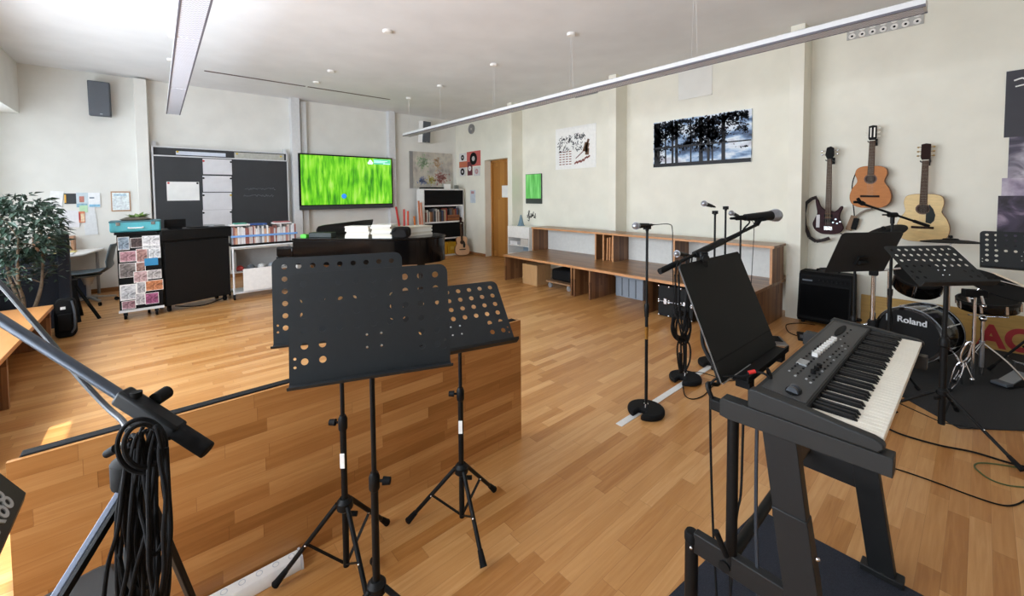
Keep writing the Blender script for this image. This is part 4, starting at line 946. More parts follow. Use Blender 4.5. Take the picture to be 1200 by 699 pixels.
single('access_panel', mb, M_wall, 'square flush access panel high on the wall above the forest picture', 'panel')
# ================================================================== LONG BENCH
LB = thing('platform_bench', 'long brown wooden seating platform with a shelf back along the right wall', 'bench', (5.6, 3.75, 0))
bx0, by0, by1, zt = 4.87, 1.65, 5.86, .485
mb = MB().prism([(bx0, by0), (6.07, by0), (6.37, by0+.0), (6.37, by1), (bx0, by1)], zt-.035, zt)
part('seat_board', mb, M_bench, LB, bevel=.003)
part('seat_edge', MB().box(bx0-.006, bx0, by0, by1, zt-.035, zt), M_bencht, LB)
for y in (5.84, 4.22, 4.16, 3.86, 2.9, 1.67): part('support', MB().box(bx0+.02, 6.05, y-.012, y+.012, 0, zt-.035), M_benchv, LB)
sx0, sx1, zs_ = 5.6, 6.05, .955
part('shelf_top', MB().box(sx0, sx1, by0-.02, by1, zs_-.03, zs_), M_bench, LB, bevel=.002)
part('shelf_edge', MB().box(sx0-.006, sx0, by0-.02, by1, zs_-.03, zs_), M_bencht, LB)
for y in (5.84, 4.3, 4.14, 3.95, 2.9, 1.665): 
    dv = part('divider', MB().box(sx0+.015, sx1, y-.012, y+.012, zt, zs_-.03), M_benchv, LB)
    part('divider_edge', MB().box(sx0+.01, sx0+.015, y-.013, y+.013, zt, zs_-.03), M_bencht, dv)
part('shelf_back', MB().box(6.04, 6.055, 1.66, 3.93, zt, zs_-.03).box(6.04, 6.055, 4.31, 5.83, zt, zs_-.03), mat('back_white', 'd9d9d4', .7), LB)
part('shelf_back_brown', MB().box(6.0, 6.04, 3.97, 4.29, zt, zs_-.03), M_benchv, LB)
rnd = random.Random(6)
for i in range(4):
    y = 4.1-.036*i; M = T(5.66+.02*i, y, zt+.003) @ Matrix.Rotation(.02, 4, 'X')
    single('wooden_board', MB(M).box(0, .25, -.011, .011, 0, .38+.01*(i % 2)), M_bencht, 'pale wooden board in the platform shelf slot, %s from the far side' % ORD[i], 'board', 'boards in the shelf')
# things under and on the bench
single('wooden_cube', MB().box(4.95, 5.3, 5.05, 5.42, 0, .36), mat('birch_box', 'b08a5e', .5, noise=.08, nscale=20, stretch=(1, 3, .3)), 'pale wooden box under the far end of the platform bench', 'box', bevel=.004)
DL = thing('dolly', 'low wooden dolly with dark load under the platform bench', 'dolly', (5.3, 4.65, 0))
part('deck', MB().box(5.02, 5.6, 4.36, 4.9, .1, .125), mat('deck_wood', '8f6c4c', .6, noise=.1), DL)
for x, y in ((5.07, 4.42), (5.07, 4.84), (5.55, 4.42), (5.55, 4.84)): part('caster', MB().rod((x-.015, y, .045), (x+.015, y, .045), .045).box(x-.02, x+.02, y-.02, y+.02, .05, .1), M_grey, DL)
single('equipment_bag', MB().box(5.1, 5.55, 4.42, 4.85, .126, .33), M_blackm, 'black equipment bag on the wooden dolly under the bench', 'bag', bevel=.04)
CR = thing('storage_crate', 'grey plastic crate with dark slots under the platform bench', 'crate', (5.65, 3.5, 0))
M = T(5.42, 3.28, 0)
part('crate_body', MB(M).box(0, .35, 0, .48, 0, .34), M_bluegrey, CR, bevel=.008)
part('crate_rim', MB(M).box(-.012, .36, -.012, .49, .3, .36), M_bluegrey, CR, bevel=.004)
for y in (.12, .24, .36): part('crate_rib', MB(M).box(-.008, .0, y-.006, y+.006, .02, .3), M_dgrey, CR)
FC = thing('flight_case', 'black flight case with silver corners under the platform bench', 'case', (5.15, 2.55, 0))
M = T(4.93, 2.3, 0)
part('case_lower', MB(M).box(0, .5, 0, .46, 0.01, .2), M_black, FC, bevel=.006); part('case_upper', MB(M).box(0, .5, 0, .46, .205, .41), M_black, FC, bevel=.006)
for z in (.02, .19, .22, .4):
    for y in (.012, .15, .31, .448): part('ball_corner', MB(M).ball((-.002, y, z), .017, n=10), M_chrome, FC)
part('case_latch', MB(M).box(-.006, 0, .08, .12, .17, .24).box(-.006, 0, .34, .38, .17, .24), M_chrome, FC)
part('case_trim', MB(M).box(-.004, .0, 0, .46, .198, .207), M_steel, FC)
# white cabinet past the end of the bench
WC = thing('white_cabinet', 'white open cabinet beyond the far end of the platform bench', 'cabinet', (6.15, 6.5, 0))
part('cabinet_top_box', MB().box(5.9, 6.38, 6.25, 6.95, .66, .91), M_white, WC, bevel=.006)
part('side_panel', MB().box(5.9, 6.38, 6.93, 6.95, 0, .66), M_white, WC); part('side_panel', MB().box(5.9, 6.38, 6.25, 6.27, 0, .66), M_white, WC)
for z in (.3, .49): part('shelf_board', MB().box(5.92, 6.38, 6.27, 6.93, z-.01, z+.01), M_white, WC)
part('back_panel', MB().box(6.36, 6.38, 6.27, 6.93, .0, .66), mat('pale_blue_back', '8fa0ae', .6), WC)
for i, (y0, y1, c, lab, h) in enumerate(((6.66, 6.9, 'e3e3e4', 'white paper pack on the upper shelf of the white cabinet', .08), (6.32, 6.56, 'c9c4bd', 'greyish paper pack in the white cabinet nearer the bench', .15))):
    single('paper_pack', MB().box(5.93, 6.25, y0, y1, .501, .5+h), mat('pack_'+c, c, .7, noise=.05), lab, 'paper', 'paper packs in the white cabinet', bevel=.006)
single('blue_cone', MB(T(6.1, 6.72, .911)).lathe([(0, .0), (.085, 0), (.085, .01), (.07, .015), (.015, .24), (0, .245)], 20), mat('cone_blue', '6d8796', .5), 'small grey blue cone on the white cabinet', 'cone')
# ================================================================== MICROPHONES AND STANDS
M_grille = mat('mic_grille', '9a9da3', .35, metal=.8, noise=.35, nscale=500)
def mic(lab, head, tail, R=.026, group='microphones', cable=None):
    head, tail = V(head), V(tail); d = (tail-head).normalized(); L = .165
    t = thing('microphone', lab, 'microphone', head, group)
    q = d.to_track_quat('Z', 'Y').to_matrix().to_4x4(); M = Matrix.Translation(head) @ q
    part('grille', MB(M).lathe([(0, -R), (R*.5, -R*.86), (R*.86, -R*.5), (R, 0), (R*.96, R*.6), (R*.8, R*1.1), (0, R*1.1)], 20), M_grille, t)
    part('grille_band', MB(M).lathe([(R*.99, -.003), (R*1.04, -.003), (R*1.04, .004), (R*.99, .004)], 20), M_steel, t)
    part('mic_body', MB(M).lathe([(0, R*1.0), (R*.78, R*1.0), (R*.72, .05), (R*.52, L), (0, L)], 18), M_black, t)
    part('connector', MB(M).lathe([(0, L), (.0095, L), (.0095, L+.045), (.006, L+.05), (.0045, L+.075), (0, L+.075)], 12), M_blackm, t)
    if cable:
        e = head + d*(L+.07); part('mic_cable', MB().tube([e] + [V(c) for c in cable], .0032, n=6), M_rubber, t)
    return t
def round_base(t, x, y, notch=PI):
    """heavy stackable base: a thick disc with a slot cut from the rim to the middle"""
    P = []; R = .13; hw = .028
    a0 = math.asin(hw/R)
    for i in range(41): a = a0 + (2*PI-2*a0)*i/40; P.append((R*math.cos(a), R*math.sin(a)))
    P += [(.05, -hw), (.04, -.012), (.04, .012), (.05, hw)]
    P = P[::-1]
    M = T(x, y, 0) @ RZ(notch)
    b = part('base', MB(M).prism(P, .001, .042), M_rubber, t, bevel=.012)
    part('base_bush', MB(T(x, y, .04)).lathe([(0, 0), (.018, 0), (.016, .03), (0, .03)], 14), M_chrome, b)
def straight_stand(lab, x, y, h, label_band=False, notch=PI):
    t = thing('microphone_stand', lab, 'microphone stand', (x, y, 0), 'round base microphone stands')
    round_base(t, x, y, notch)
    part('lower_tube', MB().rod((x, y, .05), (x, y, h*.56), .0115), M_black, t)
    part('upper_tube', MB().rod((x, y, h*.56), (x, y, h-.03), .009), M_black, t)
    part('clutch', MB(T(x, y, h*.56-.06)).lathe([(0, 0), (.015, 0), (.017, .04), (.017, .085), (.011, .1), (0, .1)], 16), M_black, t)
    if label_band: part('brass_band', MB(T(x, y, h*.5-.14)).lathe([(.0118, 0), (.0125, 0), (.0125, .09), (.0118, .09)], 16), mat('brass', 'b08a4a', .3, metal=1), t)
    part('mic_clip', MB().bar((x-.03, y-.0, h-.015), (x+.03, y, h-.015), .03, .03).rod((x, y, h-.04), (x, y, h-.01), .012), M_blackm, t)
    return t
straight_stand('leftmost round base microphone stand, standing clear on the white floor strip', 2.647, 1.571, 1.375, True)
mic('microphone on the leftmost straight stand, pointing left', AY(745, 265, 1.571), AY(768, 263.5, 1.571), cable=[AY(784, 263, 1.571), AY(788, 270, 1.571), AY(788, 300, 1.58), AY(789, 340, 1.6), AY(790, 380, 1.62)])
straight_stand('second round base microphone stand from the left, hung with coiled cable', 3.365, 1.628, 1.08)
mic('low microphone half hidden behind the boom, pointing left', AY(793, 297.5, 1.628), AY(812, 299.5, 1.628))
straight_stand('microphone stand in the middle of the trio behind the black music panel, left one', 3.85, 1.6, 1.44)
mic('microphone at upper left of the three tall stands, slanting down to the right', AY(825, 238.8, 1.6), AY(846, 245.2, 1.6))
t = straight_stand('empty microphone stand with black cap between the two tall miked stands', 4.085, 1.6, 1.475)
straight_stand('rightmost tall microphone stand behind the black music panel', 4.46, 1.6, 1.37)
mic('microphone on the rightmost tall stand with its cable arching over', AY(857, 250, 1.6), AY(875, 257, 1.6), cable=[AY(880, 258.5, 1.6), AY(883.5, 264, 1.6), AY(883, 285, 1.58), AY(881.5, 310, 1.56), AY(880, 340, 1.55)])
# cables hanging on the second stand: a strap of loops
t = thing('hanging_cable_coil', 'coiled black microphone cable hanging on the second microphone stand', 'cable', (3.33, 1.6, .3))
rnd = random.Random(12)
mb = MB()
for k in range(6):
    cx, r1 = 799+rnd.uniform(-2, 2), rnd.uniform(8, 12); cy = 380+rnd.uniform(-5, 8)
    pts = [AY(cx+r1*math.cos(a)*(1.0), cy+(14+k)*math.sin(a), 1.60-.006*k) for a in [2*PI*i/12 for i in range(12)]]
    mb.tube(pts, .0075, n=6, sub=3, closed=True)
part('coil', mb, M_rubber, t)
mb = MB()
for x0, x1, x2 in ((791, 793, 799), (795, 797, 801), (805, 806, 799), (808, 807, 803)):
    mb.tube([AY(x0, 322, 1.59), AY((x0+x1)/2, 340, 1.59), AY(x1, 365, 1.6), AY(x2, 395, 1.59)], .0075, n=6)
part('hanging_strands', mb, M_rubber, t)
mb = MB()
for x in (794, 798, 801, 808): mb.tube([AY(799, 392, 1.58), AY(x, 405, 1.58), AY(x+.5, 422, 1.57), AY(799+(x-799)*.4, 437, 1.59)], .0075, n=6)
mb.rod(AY(797.5, 414, 1.57), AY(798, 434, 1.57), .016, .011)
part('cable_ends', mb, M_rubber, t)
# cable along the floor around the bases
FCB = thing('floor_cable', 'thin black cable curling on the floor between the microphone bases and the keyboard', 'cable', (3.2, 1.4, 0))
def floor_tube(pts, r, z=None): return MB().tube([G(x, y, r+.001) for x, y in pts], r, n=6)
part('cable_run', floor_tube([(800, 452), (803, 464), (812, 468), (824, 464), (833, 455), (839, 450), (846, 447)], .004), M_rubber, FCB)
part('cable_branch', floor_tube([(808, 436), (822, 437), (836, 441), (848, 446), (862, 446)], .004), M_rubber, FCB)
# white strip on the floor
single('floor_strip', MB().box(2.36, 4.1, 1.583, 1.632, .0, .004), mat('strip_white', 'dcdcdb', .5), 'white cable strip taped along the floor under the microphone bases', 'floor strip')
# ================================================================== MUSIC STANDS
def music_stand(lab, base, c, az, tilt, W=.5, H=.34, holes=True, legrot=0., legr=.26, hub=.3, knob=1, sticker=False, group='black music stands', clutch=.62, tube=.011, legs=3):
    """base = foot centre, c = centre of the lip, az = heading of the desk's right-hand edge"""
    x, y = base; c = V(c)
    ax = V((math.sin(az), math.cos(az), 0)); back = V((-ax.y, ax.x, 0)); up = V((0, 0, 1))*math.cos(tilt) + back*math.sin(tilt); nr = ax.cross(up)
    t = thing('music_stand', lab, 'music stand', (x, y, 0), group)
    M = Matrix(((ax.x, up.x, nr.x, c.x), (ax.y, up.y, nr.y, c.y), (ax.z, up.z, nr.z, c.z), (0, 0, 0, 1)))
    hs = []
    if holes:
        r = W*.0215; n = 9; du = (W-.085)/(n-1)
        for rr in range(6):
            v = H-.035-rr*.047
            for k in range(n):
                if rr > 3 and 2 <= k <= n-3: continue
                hs.append(circle(-W/2+.0425+du*k, v, r, 12))
        for s in (-1, 1):
            for v in (H-.035-4.75*.047, H-.035-5.3*.047): hs.append(circle(s*(W/2-.016), v, .0045, 8))
    mb = MB(M).holed(rrect(-W/2, W/2, 0, H, .03, 5, (1, 1, 0, 0)), hs)
    dk = part('desk', mb, M_desk, t, solid=.002, smooth=0)
    lip = MB(M)
    prof = [(0, -.001), (-.004, .012), (-.002, .045), (.008, .052), (.009, .049), (.001, .043), (-.001, .012), (.002, 0)]
    lip.prism([(b, a) for a, b in prof], -W/2, W/2, M=Matrix(((0, 0, 1, 0), (0, 1, 0, 0), (1, 0, 0, 0), (0, 0, 0, 1))))
    part('lip', lip, M_desk, t)
    for u in (-.022, .022):
        for v in (.085, .125): part('rivet', MB(M @ T(u, v, .001)).lathe([(0, .003), (.004, .002), (.005, 0), (0, 0)], 10), M_chrome, t)
    # bracket and tilting head behind the desk
    hp = M @ V((0, .1, -.03)); top = V((x, y, hp.z-.04))
    part('bracket', MB(M).box(-.04, .04, .07, .14, -.02, -.0015).rod((-.035, .1, -.03), (.035, .1, -.03), .014), M_black, t, bevel=.002)
    part('neck', MB().rod(hp, top, .011), M_black, t)
    ck = clutch
    part('upper_tube', MB().rod((x, y, ck), top, tube*.78), M_black, t)
    part('lower_tube', MB().rod((x, y, .05), (x, y, ck), tube*1.15), M_black, t)
    part('clutch', MB(T(x, y, ck-.03)).lathe([(0, 0), (tube*1.2, 0), (tube*1.65, .01), (tube*1.65, .05), (tube*1.1, .065), (0, .065)], 18), M_black, t)
    kd = RT*knob
    part('clutch_knob', MB().rod(V((x, y, ck+.005)), V((x, y, ck+.005))+kd*.035, .005).rod(V((x, y, ck+.005))+kd*.03, V((x, y, ck+.005))+kd*.055, .014, .012), M_blackm, t)
    part('hub', MB(T(x, y, hub-.03)).lathe([(0, 0), (.02, 0), (.032, .012), (.032, .04), (.02, .055), (0, .055)], 18), M_black, t)
    part('hub_knob', MB().rod(V((x, y, hub-.045)), V((x, y, hub-.045))-kd*.05, .01), M_blackm, t)
    for k in range(legs):
        a = legrot + 2*PI*k/3; d = V((math.cos(a), math.sin(a), 0)); p0 = V((x, y, hub))+d*.03; p1 = V((x, y, .02))+d*legr
        l = part('leg', MB().rod(p0, p0.lerp(p1, .93), .0095), M_black, t)
        e = (p1-p0).normalized()
        part('rubber_foot', MB().tube([p0.lerp(p1, .83), p0.lerp(p1, .9), p1-e*.01, p1], lambda s: .0115+.005*s, n=10), M_rubber, l)
        b0 = p0.lerp(p1, .5); b1 = V((x, y, .065))+d*.012
        part('brace', MB().bar(b0, b1, .012, .004), M_black, t)
        part('leg_rivet', MB().ball(b0 + FW*-.011, .005, n=8), M_chrome, l)
    if sticker:
        o = -FW.copy(); o.z = 0; o.normalize(); s_ = o.cross(V((0, 0, 1))); p = V((x, y, ck-.15)) + o*(tube*1.2)
        part('sticker', MB(frame(p, s_, (0, 0, 1))).box(-.009, .009, -.03, .03, -.004, .001), M_paperw, t, label='white paper sticker')
    return t
R_ = math.radians
music_stand('nearest perforated music stand, in the middle of the front trio', (.53, 1.34), (.512, 1.268, 1.03), R_(110.5), R_(6), .49, .335, legrot=R_(70), legr=.37, hub=.25, knob=1, clutch=.62)
music_stand('rear left perforated music stand, mostly hidden behind the nearest one', (.55, 1.71), (.54, 1.668, 1.035), R_(112), R_(2), .48, .33, legrot=R_(150), legr=.275, hub=.32, knob=-1, sticker=True, clutch=.66)
music_stand('right perforated music stand of the front trio, beside the partition end', (1.06, 1.605), (1.0, 1.5, .9), R_(104.5), R_(42), .54, .34, legrot=R_(136), legr=.265, hub=.29, knob=-1, sticker=True, clutch=.65)
music_stand('strongly tilted perforated music stand in front of the drums', (3.9, .14), (3.82, .09, 1.0), R_(128.5), R_(49), .5, .34, legrot=R_(-128), legr=.42, hub=.27, knob=1, tube=.016, clutch=.6)
music_stand('solid black music stand seen from behind, before the right wall', (3.98, .62), (3.96, .62, 1.0), R_(304.5), R_(24), .5, .34, holes=False, legrot=R_(20), hub=.3, knob=1, clutch=.62)
music_stand('perforated music stand cut by the right picture edge, behind the drums', (5.64, -.3), (5.55, -.26, .92), R_(176), R_(20), .52, .34, legrot=R_(0), hub=.3, knob=1, clutch=.6)
# microphone boom behind the solid stand
BS2 = thing('boom_microphone_stand', 'black boom stand with empty clip reaching over the yellow guitar', 'microphone stand', (4.35, .62, 0))
def dd_(x, y, d): return D(x, y, d)
px_ = 1046
c0 = D(1046, 252, 3.25); fx, fy = c0.x, c0.y; BS2.location = (fx, fy, 0)
part('lower_tube', MB().rod((fx, fy, .06), (fx, fy, .8), .013), M_black, BS2); part('upper_tube', MB().rod((fx, fy, .8), c0, .01), M_black, BS2)
part('clutch', MB(T(fx, fy, .77)).lathe([(0, 0), (.016, 0), (.018, .05), (0, .06)], 14), M_black, BS2)
a, b = D(1012, 239.5, 3.25), D(1088, 265, 3.25)
part('boom', MB().rod(a, b, .009).rod(a.lerp(b, .78), b, .013), M_black, BS2)
part('boom_joint', MB().rod(c0+RT*.03, c0-RT*.03, .02).rod(c0-RT*.08, c0-RT*.03, .006).rod(c0-V((0, 0, .07)), c0, .014), M_black, BS2)
a2 = D(1008, 237, 3.25); part('mic_clip', MB().bar(a, a2, .03, .025).bar(a2, a2+UP*.03-RT*.02, .012, .02).bar(a2, a2-RT*.05, .012, .02), M_blackm, BS2)
for k in range(3):
    an = 1.2+2*PI*k/3; e = V((math.cos(an), math.sin(an), 0))
    l = part('leg', MB().rod(V((fx, fy, .3))+e*.02, V((fx, fy, .018))+e*.22, .009), M_black, BS2); part('rubber_foot', MB().rod(V((fx, fy, .04))+e*.2, V((fx, fy, .018))+e*.22, .013), M_rubber, l)
part('hub', MB(T(fx, fy, .27)).lathe([(0, 0), (.025, 0), (.03, .03), (.02, .06), (0, .06)], 16), M_black, BS2)
# ================================================================== STAGE PIANO ON ITS STAND
KB = thing('stage_piano', 'dark grey stage piano with ivory keys in the right foreground', 'keyboard', (1.8, .28, .965), None)
kx0, kx1 = 1.3, 2.34
prof = [(.155, .967), (.148, .975), (.152, .984), (.3, .984), (.303, 1.009), (.43, 1.02), (.438, 1.01), (.438, .967)]
MX = Matrix(((0, 0, 1, 0), (1, 0, 0, 0), (0, 1, 0, 0), (0, 0, 0, 1)))
part('casing', MB().prism(prof, kx0+.028, kx1-.028, M=MX), M_kbd, KB, bevel=.002)
cheek = [(.15, .966), (.138, .978), (.14, .99), (.158, .998), (.22, 1.004), (.3, 1.014), (.433, 1.024), (.441, 1.015), (.441, .966)]
for a, b in ((kx0, kx0+.03), (kx1-.03, kx1)): part('end_cheek', MB().prism(cheek, a, b, M=MX), M_kbd, KB, bevel=.004)
part('control_panel', MB().prism([(.309, 1.0098), (.42, 1.0187), (.42, 1.0205), (.309, 1.0115)], kx0+.05, kx1-.06, M=MX), M_kpan, KB)
nW = 43; wk = (kx1-kx0-.07)/nW; X0 = kx0+.035
for i in range(nW): part('white_key', MB().box(X0+i*wk+.0005, X0+(i+1)*wk-.0005, .144, .299, .976, .994), M_cream, KB, bevel=.0015)
seq = 'EFGABCD'
for i in range(nW-1):
    if seq[i % 7] in 'FGACD': 
        xb = X0+(i+1)*wk; part('black_key', MB(T(xb, 0, 0)).prism([(.2, .993), (.208, 1.005), (.299, 1.006), (.299, .993)], -.0058, .0058, M=MX), M_bkey, KB, bevel=.0015)
part('felt_strip', MB().box(kx0+.03, kx1-.03, .2985, .304, .985, 1.0095), M_blackm, KB)
def pan(x, y): return G(x, y, 1.0165)
def on_panel(p, sx, sy, h, mm, nm, rot=0.):
    Mp = frame((p.x, p.y, 1.0107+(p.y-.296)*.0748), (1, 0, 0), (0, 1, .0748)) @ RZ(rot); part(nm, MB(Mp).box(-sx, sx, -sy, sy, -.002, h), mm, KB, bevel=min(sx, sy, h)*.3)
for k in range(9):
    p = pan(955+2.75*k, 418-2.35*k); on_panel(p, .0065, .009, .014, M_paperw, 'fader_cap')
part('lcd', MB(frame((pan(941, 426).x, pan(941, 426).y, 1.0215), (1, 0, 0), (0, 1, .0748))).box(-.026, .026, -.014, .014, -.004, .0006), mat('lcd_grey', '9a9ea0', .3), KB, label='grey display window')
p = pan(930, 458); Mp = frame((p.x, p.y-.0, 1.0115+(p.y-.296)*.0748), (1, 0, 0), (0, 1, .0748))
part('wheel_well', MB(Mp).prism(circle(0, 0, .034, 24, .02), -.002, .0015), M_blackm, KB); 
for dx in (-.012, .012): part('wheel', MB(Mp).rod((dx-.006, 0, .001), (dx+.006, 0, .001), .015, n=20), mat('wheel_grey', '3a3d42', .4), KB)
rnd = random.Random(14); nb = 0
for (xa, ya, xb, yb, n) in ((925, 436, 962, 404, 12), (932, 441, 966, 410, 12), (945, 444, 990, 402, 14), (950, 448, 994, 405, 14), (985, 398, 1001, 383, 5)):
    for k in range(n):
        u = k/(n-1); p = pan(xa+(xb-xa)*u, ya+(yb-ya)*u)
        if not (.312 < p.y < .418) or not (kx0+.07 < p.x < kx1-.08): continue
        on_panel(p, .0042, .0028, .003, M_blackm if k % 4 else mat('button_lit', '9a9da0', .5), 'button'); nb += 1
for x, y in ((957, 433), (953, 437), (960, 430)): 
    p = pan(x, y); part('data_knob', MB(T(p.x, p.y, 1.0107+(p.y-.296)*.0748)).lathe([(0, .012), (.007, .012), (.008, 0), (0, 0)], 14), M_blackm, KB)
part('panel_reflection', MB(frame((pan(985, 388).x, pan(985, 388).y, 1.019), (1, -.0, 0), (0, 1, .0748))).prism(circle(0, 0, .09, 24, .012), -.003, .001), M_blackm, KB)  # dark oval painted in for a reflection across the panel
ST = thing('keyboard_stand', 'black steel keyboard stand with two slanted end panels', 'stand', (1.75, .35, 0))
M_stand = mat('stand_black', '1b1c1d', .5, spec=.3)
for xs in (1.3, 2.2):
    a0, a1 = xs, xs+.045
    part('side_arm', MB().prism([(.122, .916), (.122, .965), (.515, .965), (.52, .955), (.52, .91), (.5, .906)], a0, a1, M=MX), M_kbd, ST, bevel=.002)
    up_ = part('slant_upper', MB().prism([(.318, .912), (.402, .912), (.372, .7), (.29, .7)], a0+.004, a1-.004, M=MX), M_stand, ST, bevel=.002)
    part('slant_lower', MB().prism([(.288, .703), (.374, .703), (.275, .03), (.19, .03)], a0, a1, M=MX), M_stand, ST, bevel=.003)
    part('foot_bar', MB().bar((xs+.022, .165, .02), (xs+.022, .3, .02), .06, .026), M_stand, ST, bevel=.004)
    part('mid_bar', MB().bar((xs+.022, .31, .44 if xs < 2 else .4), (xs+.022, .6, .44 if xs < 2 else .4), .03, .068 if xs < 2 else .12), M_stand, ST, bevel=.003)
    part('rear_tube', MB().rod((xs+.022, .612, .03), (xs+.022, .612, .455), .021), M_black, ST)
    part('tube_cap', MB(T(xs+.022, .612, .455)).lathe([(0, .012), (.018, .01), (.023, 0), (.023, -.02), (0, -.02)], 16), M_blackm, ST)
    part('arm_post', MB().rod((xs+.022, .487, .44), (xs+.022, .487, .906), .0165), M_black, ST)
part('cross_tube', MB().rod((1.3, .50, .43), (2.24, .50, .43), .017), M_black, ST)
part('cross_beam', MB().box(1.33, 2.21, .33, .36, .8, .88), M_stand, ST, bevel=.003)
part('clamp_handle', MB().rod(D(851, 652, 1.26), D(839, 623, 1.26), .009), M_blackm, ST)
part('hinge_bolt', MB().ball((1.3, .263, .62), .006, n=8).ball((1.293, .6, .43), .006, n=8), M_chrome, ST)
# music panel at the back of the keyboard
MP = thing('music_rest', 'large black music panel leaning behind the stage piano', 'music rest', (1.55, .52, .97))
A_, B_, C_, D_ = V((1.355, .525, 1.0)), V((1.79, .518, 1.0)), AY(861, 301, .66), AY(809, 319, .66)
ax = V((1, -.015, 0)).normalized(); upv = (V((0, .14, .345))).normalized()
Mm = frame((1.572, .522, 1.0), ax, upv)
part('panel', MB(Mm).prism(rrect(-.245, .245, .0, .385, .012, 4, (1, 1, 0, 0)), -.004, .004), mat('rest_black', '131413', .6, spec=.2), MP, bevel=.001)
part('fold', MB(Mm).box(-.243, .243, .06, .063, .004, .0055), M_blackm, MP)
part('rest_shelf', MB().box(1.4, 1.815, .472, .525, .99, .999), M_blackm, MP, bevel=.002)
part('rest_lip', MB().box(1.4, 1.815, .472, .477, .999, 1.012), M_blackm, MP)
for xa in (1.42, 1.74): part('rest_foot', MB().box(xa, xa+.04, .475, .518, .965, .99), M_blackm, MP)
part('rest_edge', MB(Mm).rod((-.247, .0, 0), (-.247, .37, 0), .0022, n=6).rod((-.245, -.003, .003), (-.02, -.003, .003), .0022, n=6), M_steel, MP)
CB = thing('audio_cable', 'black cable with a red plug at the back of the stage piano', 'cable', G(882, 437, 1.03))
a, b = G(877, 437, 1.03), G(885, 435.5, 1.035)
part('plug', MB().rod(a, b, .006), M_red, CB, label='red plug')
part('cable', MB().tube([b, G(895, 438, 1.035), G(904, 443, 1.025), V((1.5, .45, 1.02)), V((1.55, .455, .93))], .004, n=6).tube([a, G(873, 441, 1.02), V((1.33, .55, 1.0)), V((1.33, .56, .9)), V((1.34, .55, .5)), V((1.36, .53, .06))], .004, n=6), M_rubber, CB)
HC2 = thing('hanging_cables', 'thin black leads hanging down beside the keyboard stand leg', 'cable', (1.36, .45, 0))
part('cable', MB().tube([AX(871, 492, 1.31), AX(870, 530, 1.31), AX(868, 580, 1.32), AX(862, 620, 1.33), V((1.34, .5, .08)), V((1.37, .47, .012))], .0035, n=6), M_rubber, HC2)
part('cable', MB().tube([AX(887, 500, 1.33), AX(886, 560, 1.33), AX(886, 620, 1.33), AX(888, 690, 1.33), V((1.38, .42, .1)), V((1.45, .42, .012))], .005, n=6), mat('cable_bluish', '2b3038', .6), HC2)
part('cable', MB().tube([AX(864, 494, 1.34), AX(861, 560, 1.34), AX(855, 640, 1.36), V((1.4, .5, .06)), V((1.5, .46, .011))], .0035, n=6), M_rubber, HC2)
# boom arm with microphone clamped to the stand
BA2 = thing('clamped_microphone_boom', 'black boom on a bent tube rising behind the large music panel', 'microphone stand', (1.35, .56, .95))
c0 = D(823, 302, 1.5)
part('bent_tube', MB().tube([V((1.315, .54, .93)), V((1.318, .565, .985)), D(842, 450, 1.36), D(837, 430, 1.4), D(829, 416, 1.44), D(823.5, 402, 1.47), D(823, 380, 1.5), D(823, 330, 1.5), c0], .0068, n=10), M_black, BA2)
part('tube_clamp', MB().box(1.3, 1.33, .515, .55, .915, .95), M_black, BA2, bevel=.004)
ba, bb = D(773, 318.5, 1.43), D(886, 264, 1.66)
part('boom', MB().rod(ba.lerp(bb, .1), bb, .0065), M_black, BA2)
part('boom_sleeve', MB().rod(ba.lerp(bb, .33), ba.lerp(bb, .62), .0125).rod(ba.lerp(bb, .62), ba.lerp(bb, .65), .0125, .0065), M_black, BA2)
part('grip', MB().rod(ba, ba.lerp(bb, .17), .0105), M_rubber, BA2)
part('boom_joint', MB().bar(c0-UP*.035, c0+UP*.02, .03, .035, up=FW).rod(c0-FW*.03, c0+FW*.02, .014), M_black, BA2, bevel=.003)
part('mic_clip', MB().bar(bb, bb+RT*.012+UP*.02, .016, .014).bar(bb+RT*.0+UP*.018, bb+RT*.035+UP*.024, .024, .01), M_blackm, BA2)
h_ = D(909, 252.5, 1.7); t_ = D(881, 254.5, 1.66)
mic('big round headed microphone on the boom arm, pointing right', h_, t_, cable=[D(878, 259, 1.655), D(872, 268, 1.62), D(866, 276, 1.6), D(850, 284, 1.58)])
t = thing('boom_cable', 'black cable draped over the boom arm', 'cable', D(800, 330, 1.47))
mb = MB()
for x0, x1 in ((792, 790), (796, 796), (806, 804), (809, 803)):
    mb.tube([D(x0+2, 309-(x0-790)*.35, 1.445), D(x0, 318, 1.45), D((x0+x1)/2, 340, 1.46), D(x1, 362, 1.47), D(800, 388, 1.48)], .0026, n=6)
mb.tube([D(806, 312, 1.45), D(811, 309, 1.46), D(816, 313, 1.47), D(815, 322, 1.48)], .003, n=6)
part('cable_strands', mb, M_rubber, t)
# mats
single('floor_mat', MB().prism([(1.22, -.35), (2.23, -.1), (2.24, .7), (1.42, .78), (1.22, .7)], .0, .006), mat('navy_mat', '20242f', .95, noise=.35, nscale=220, bump=.4), 'dark navy ribbed mat under the keyboard stand', 'mat')
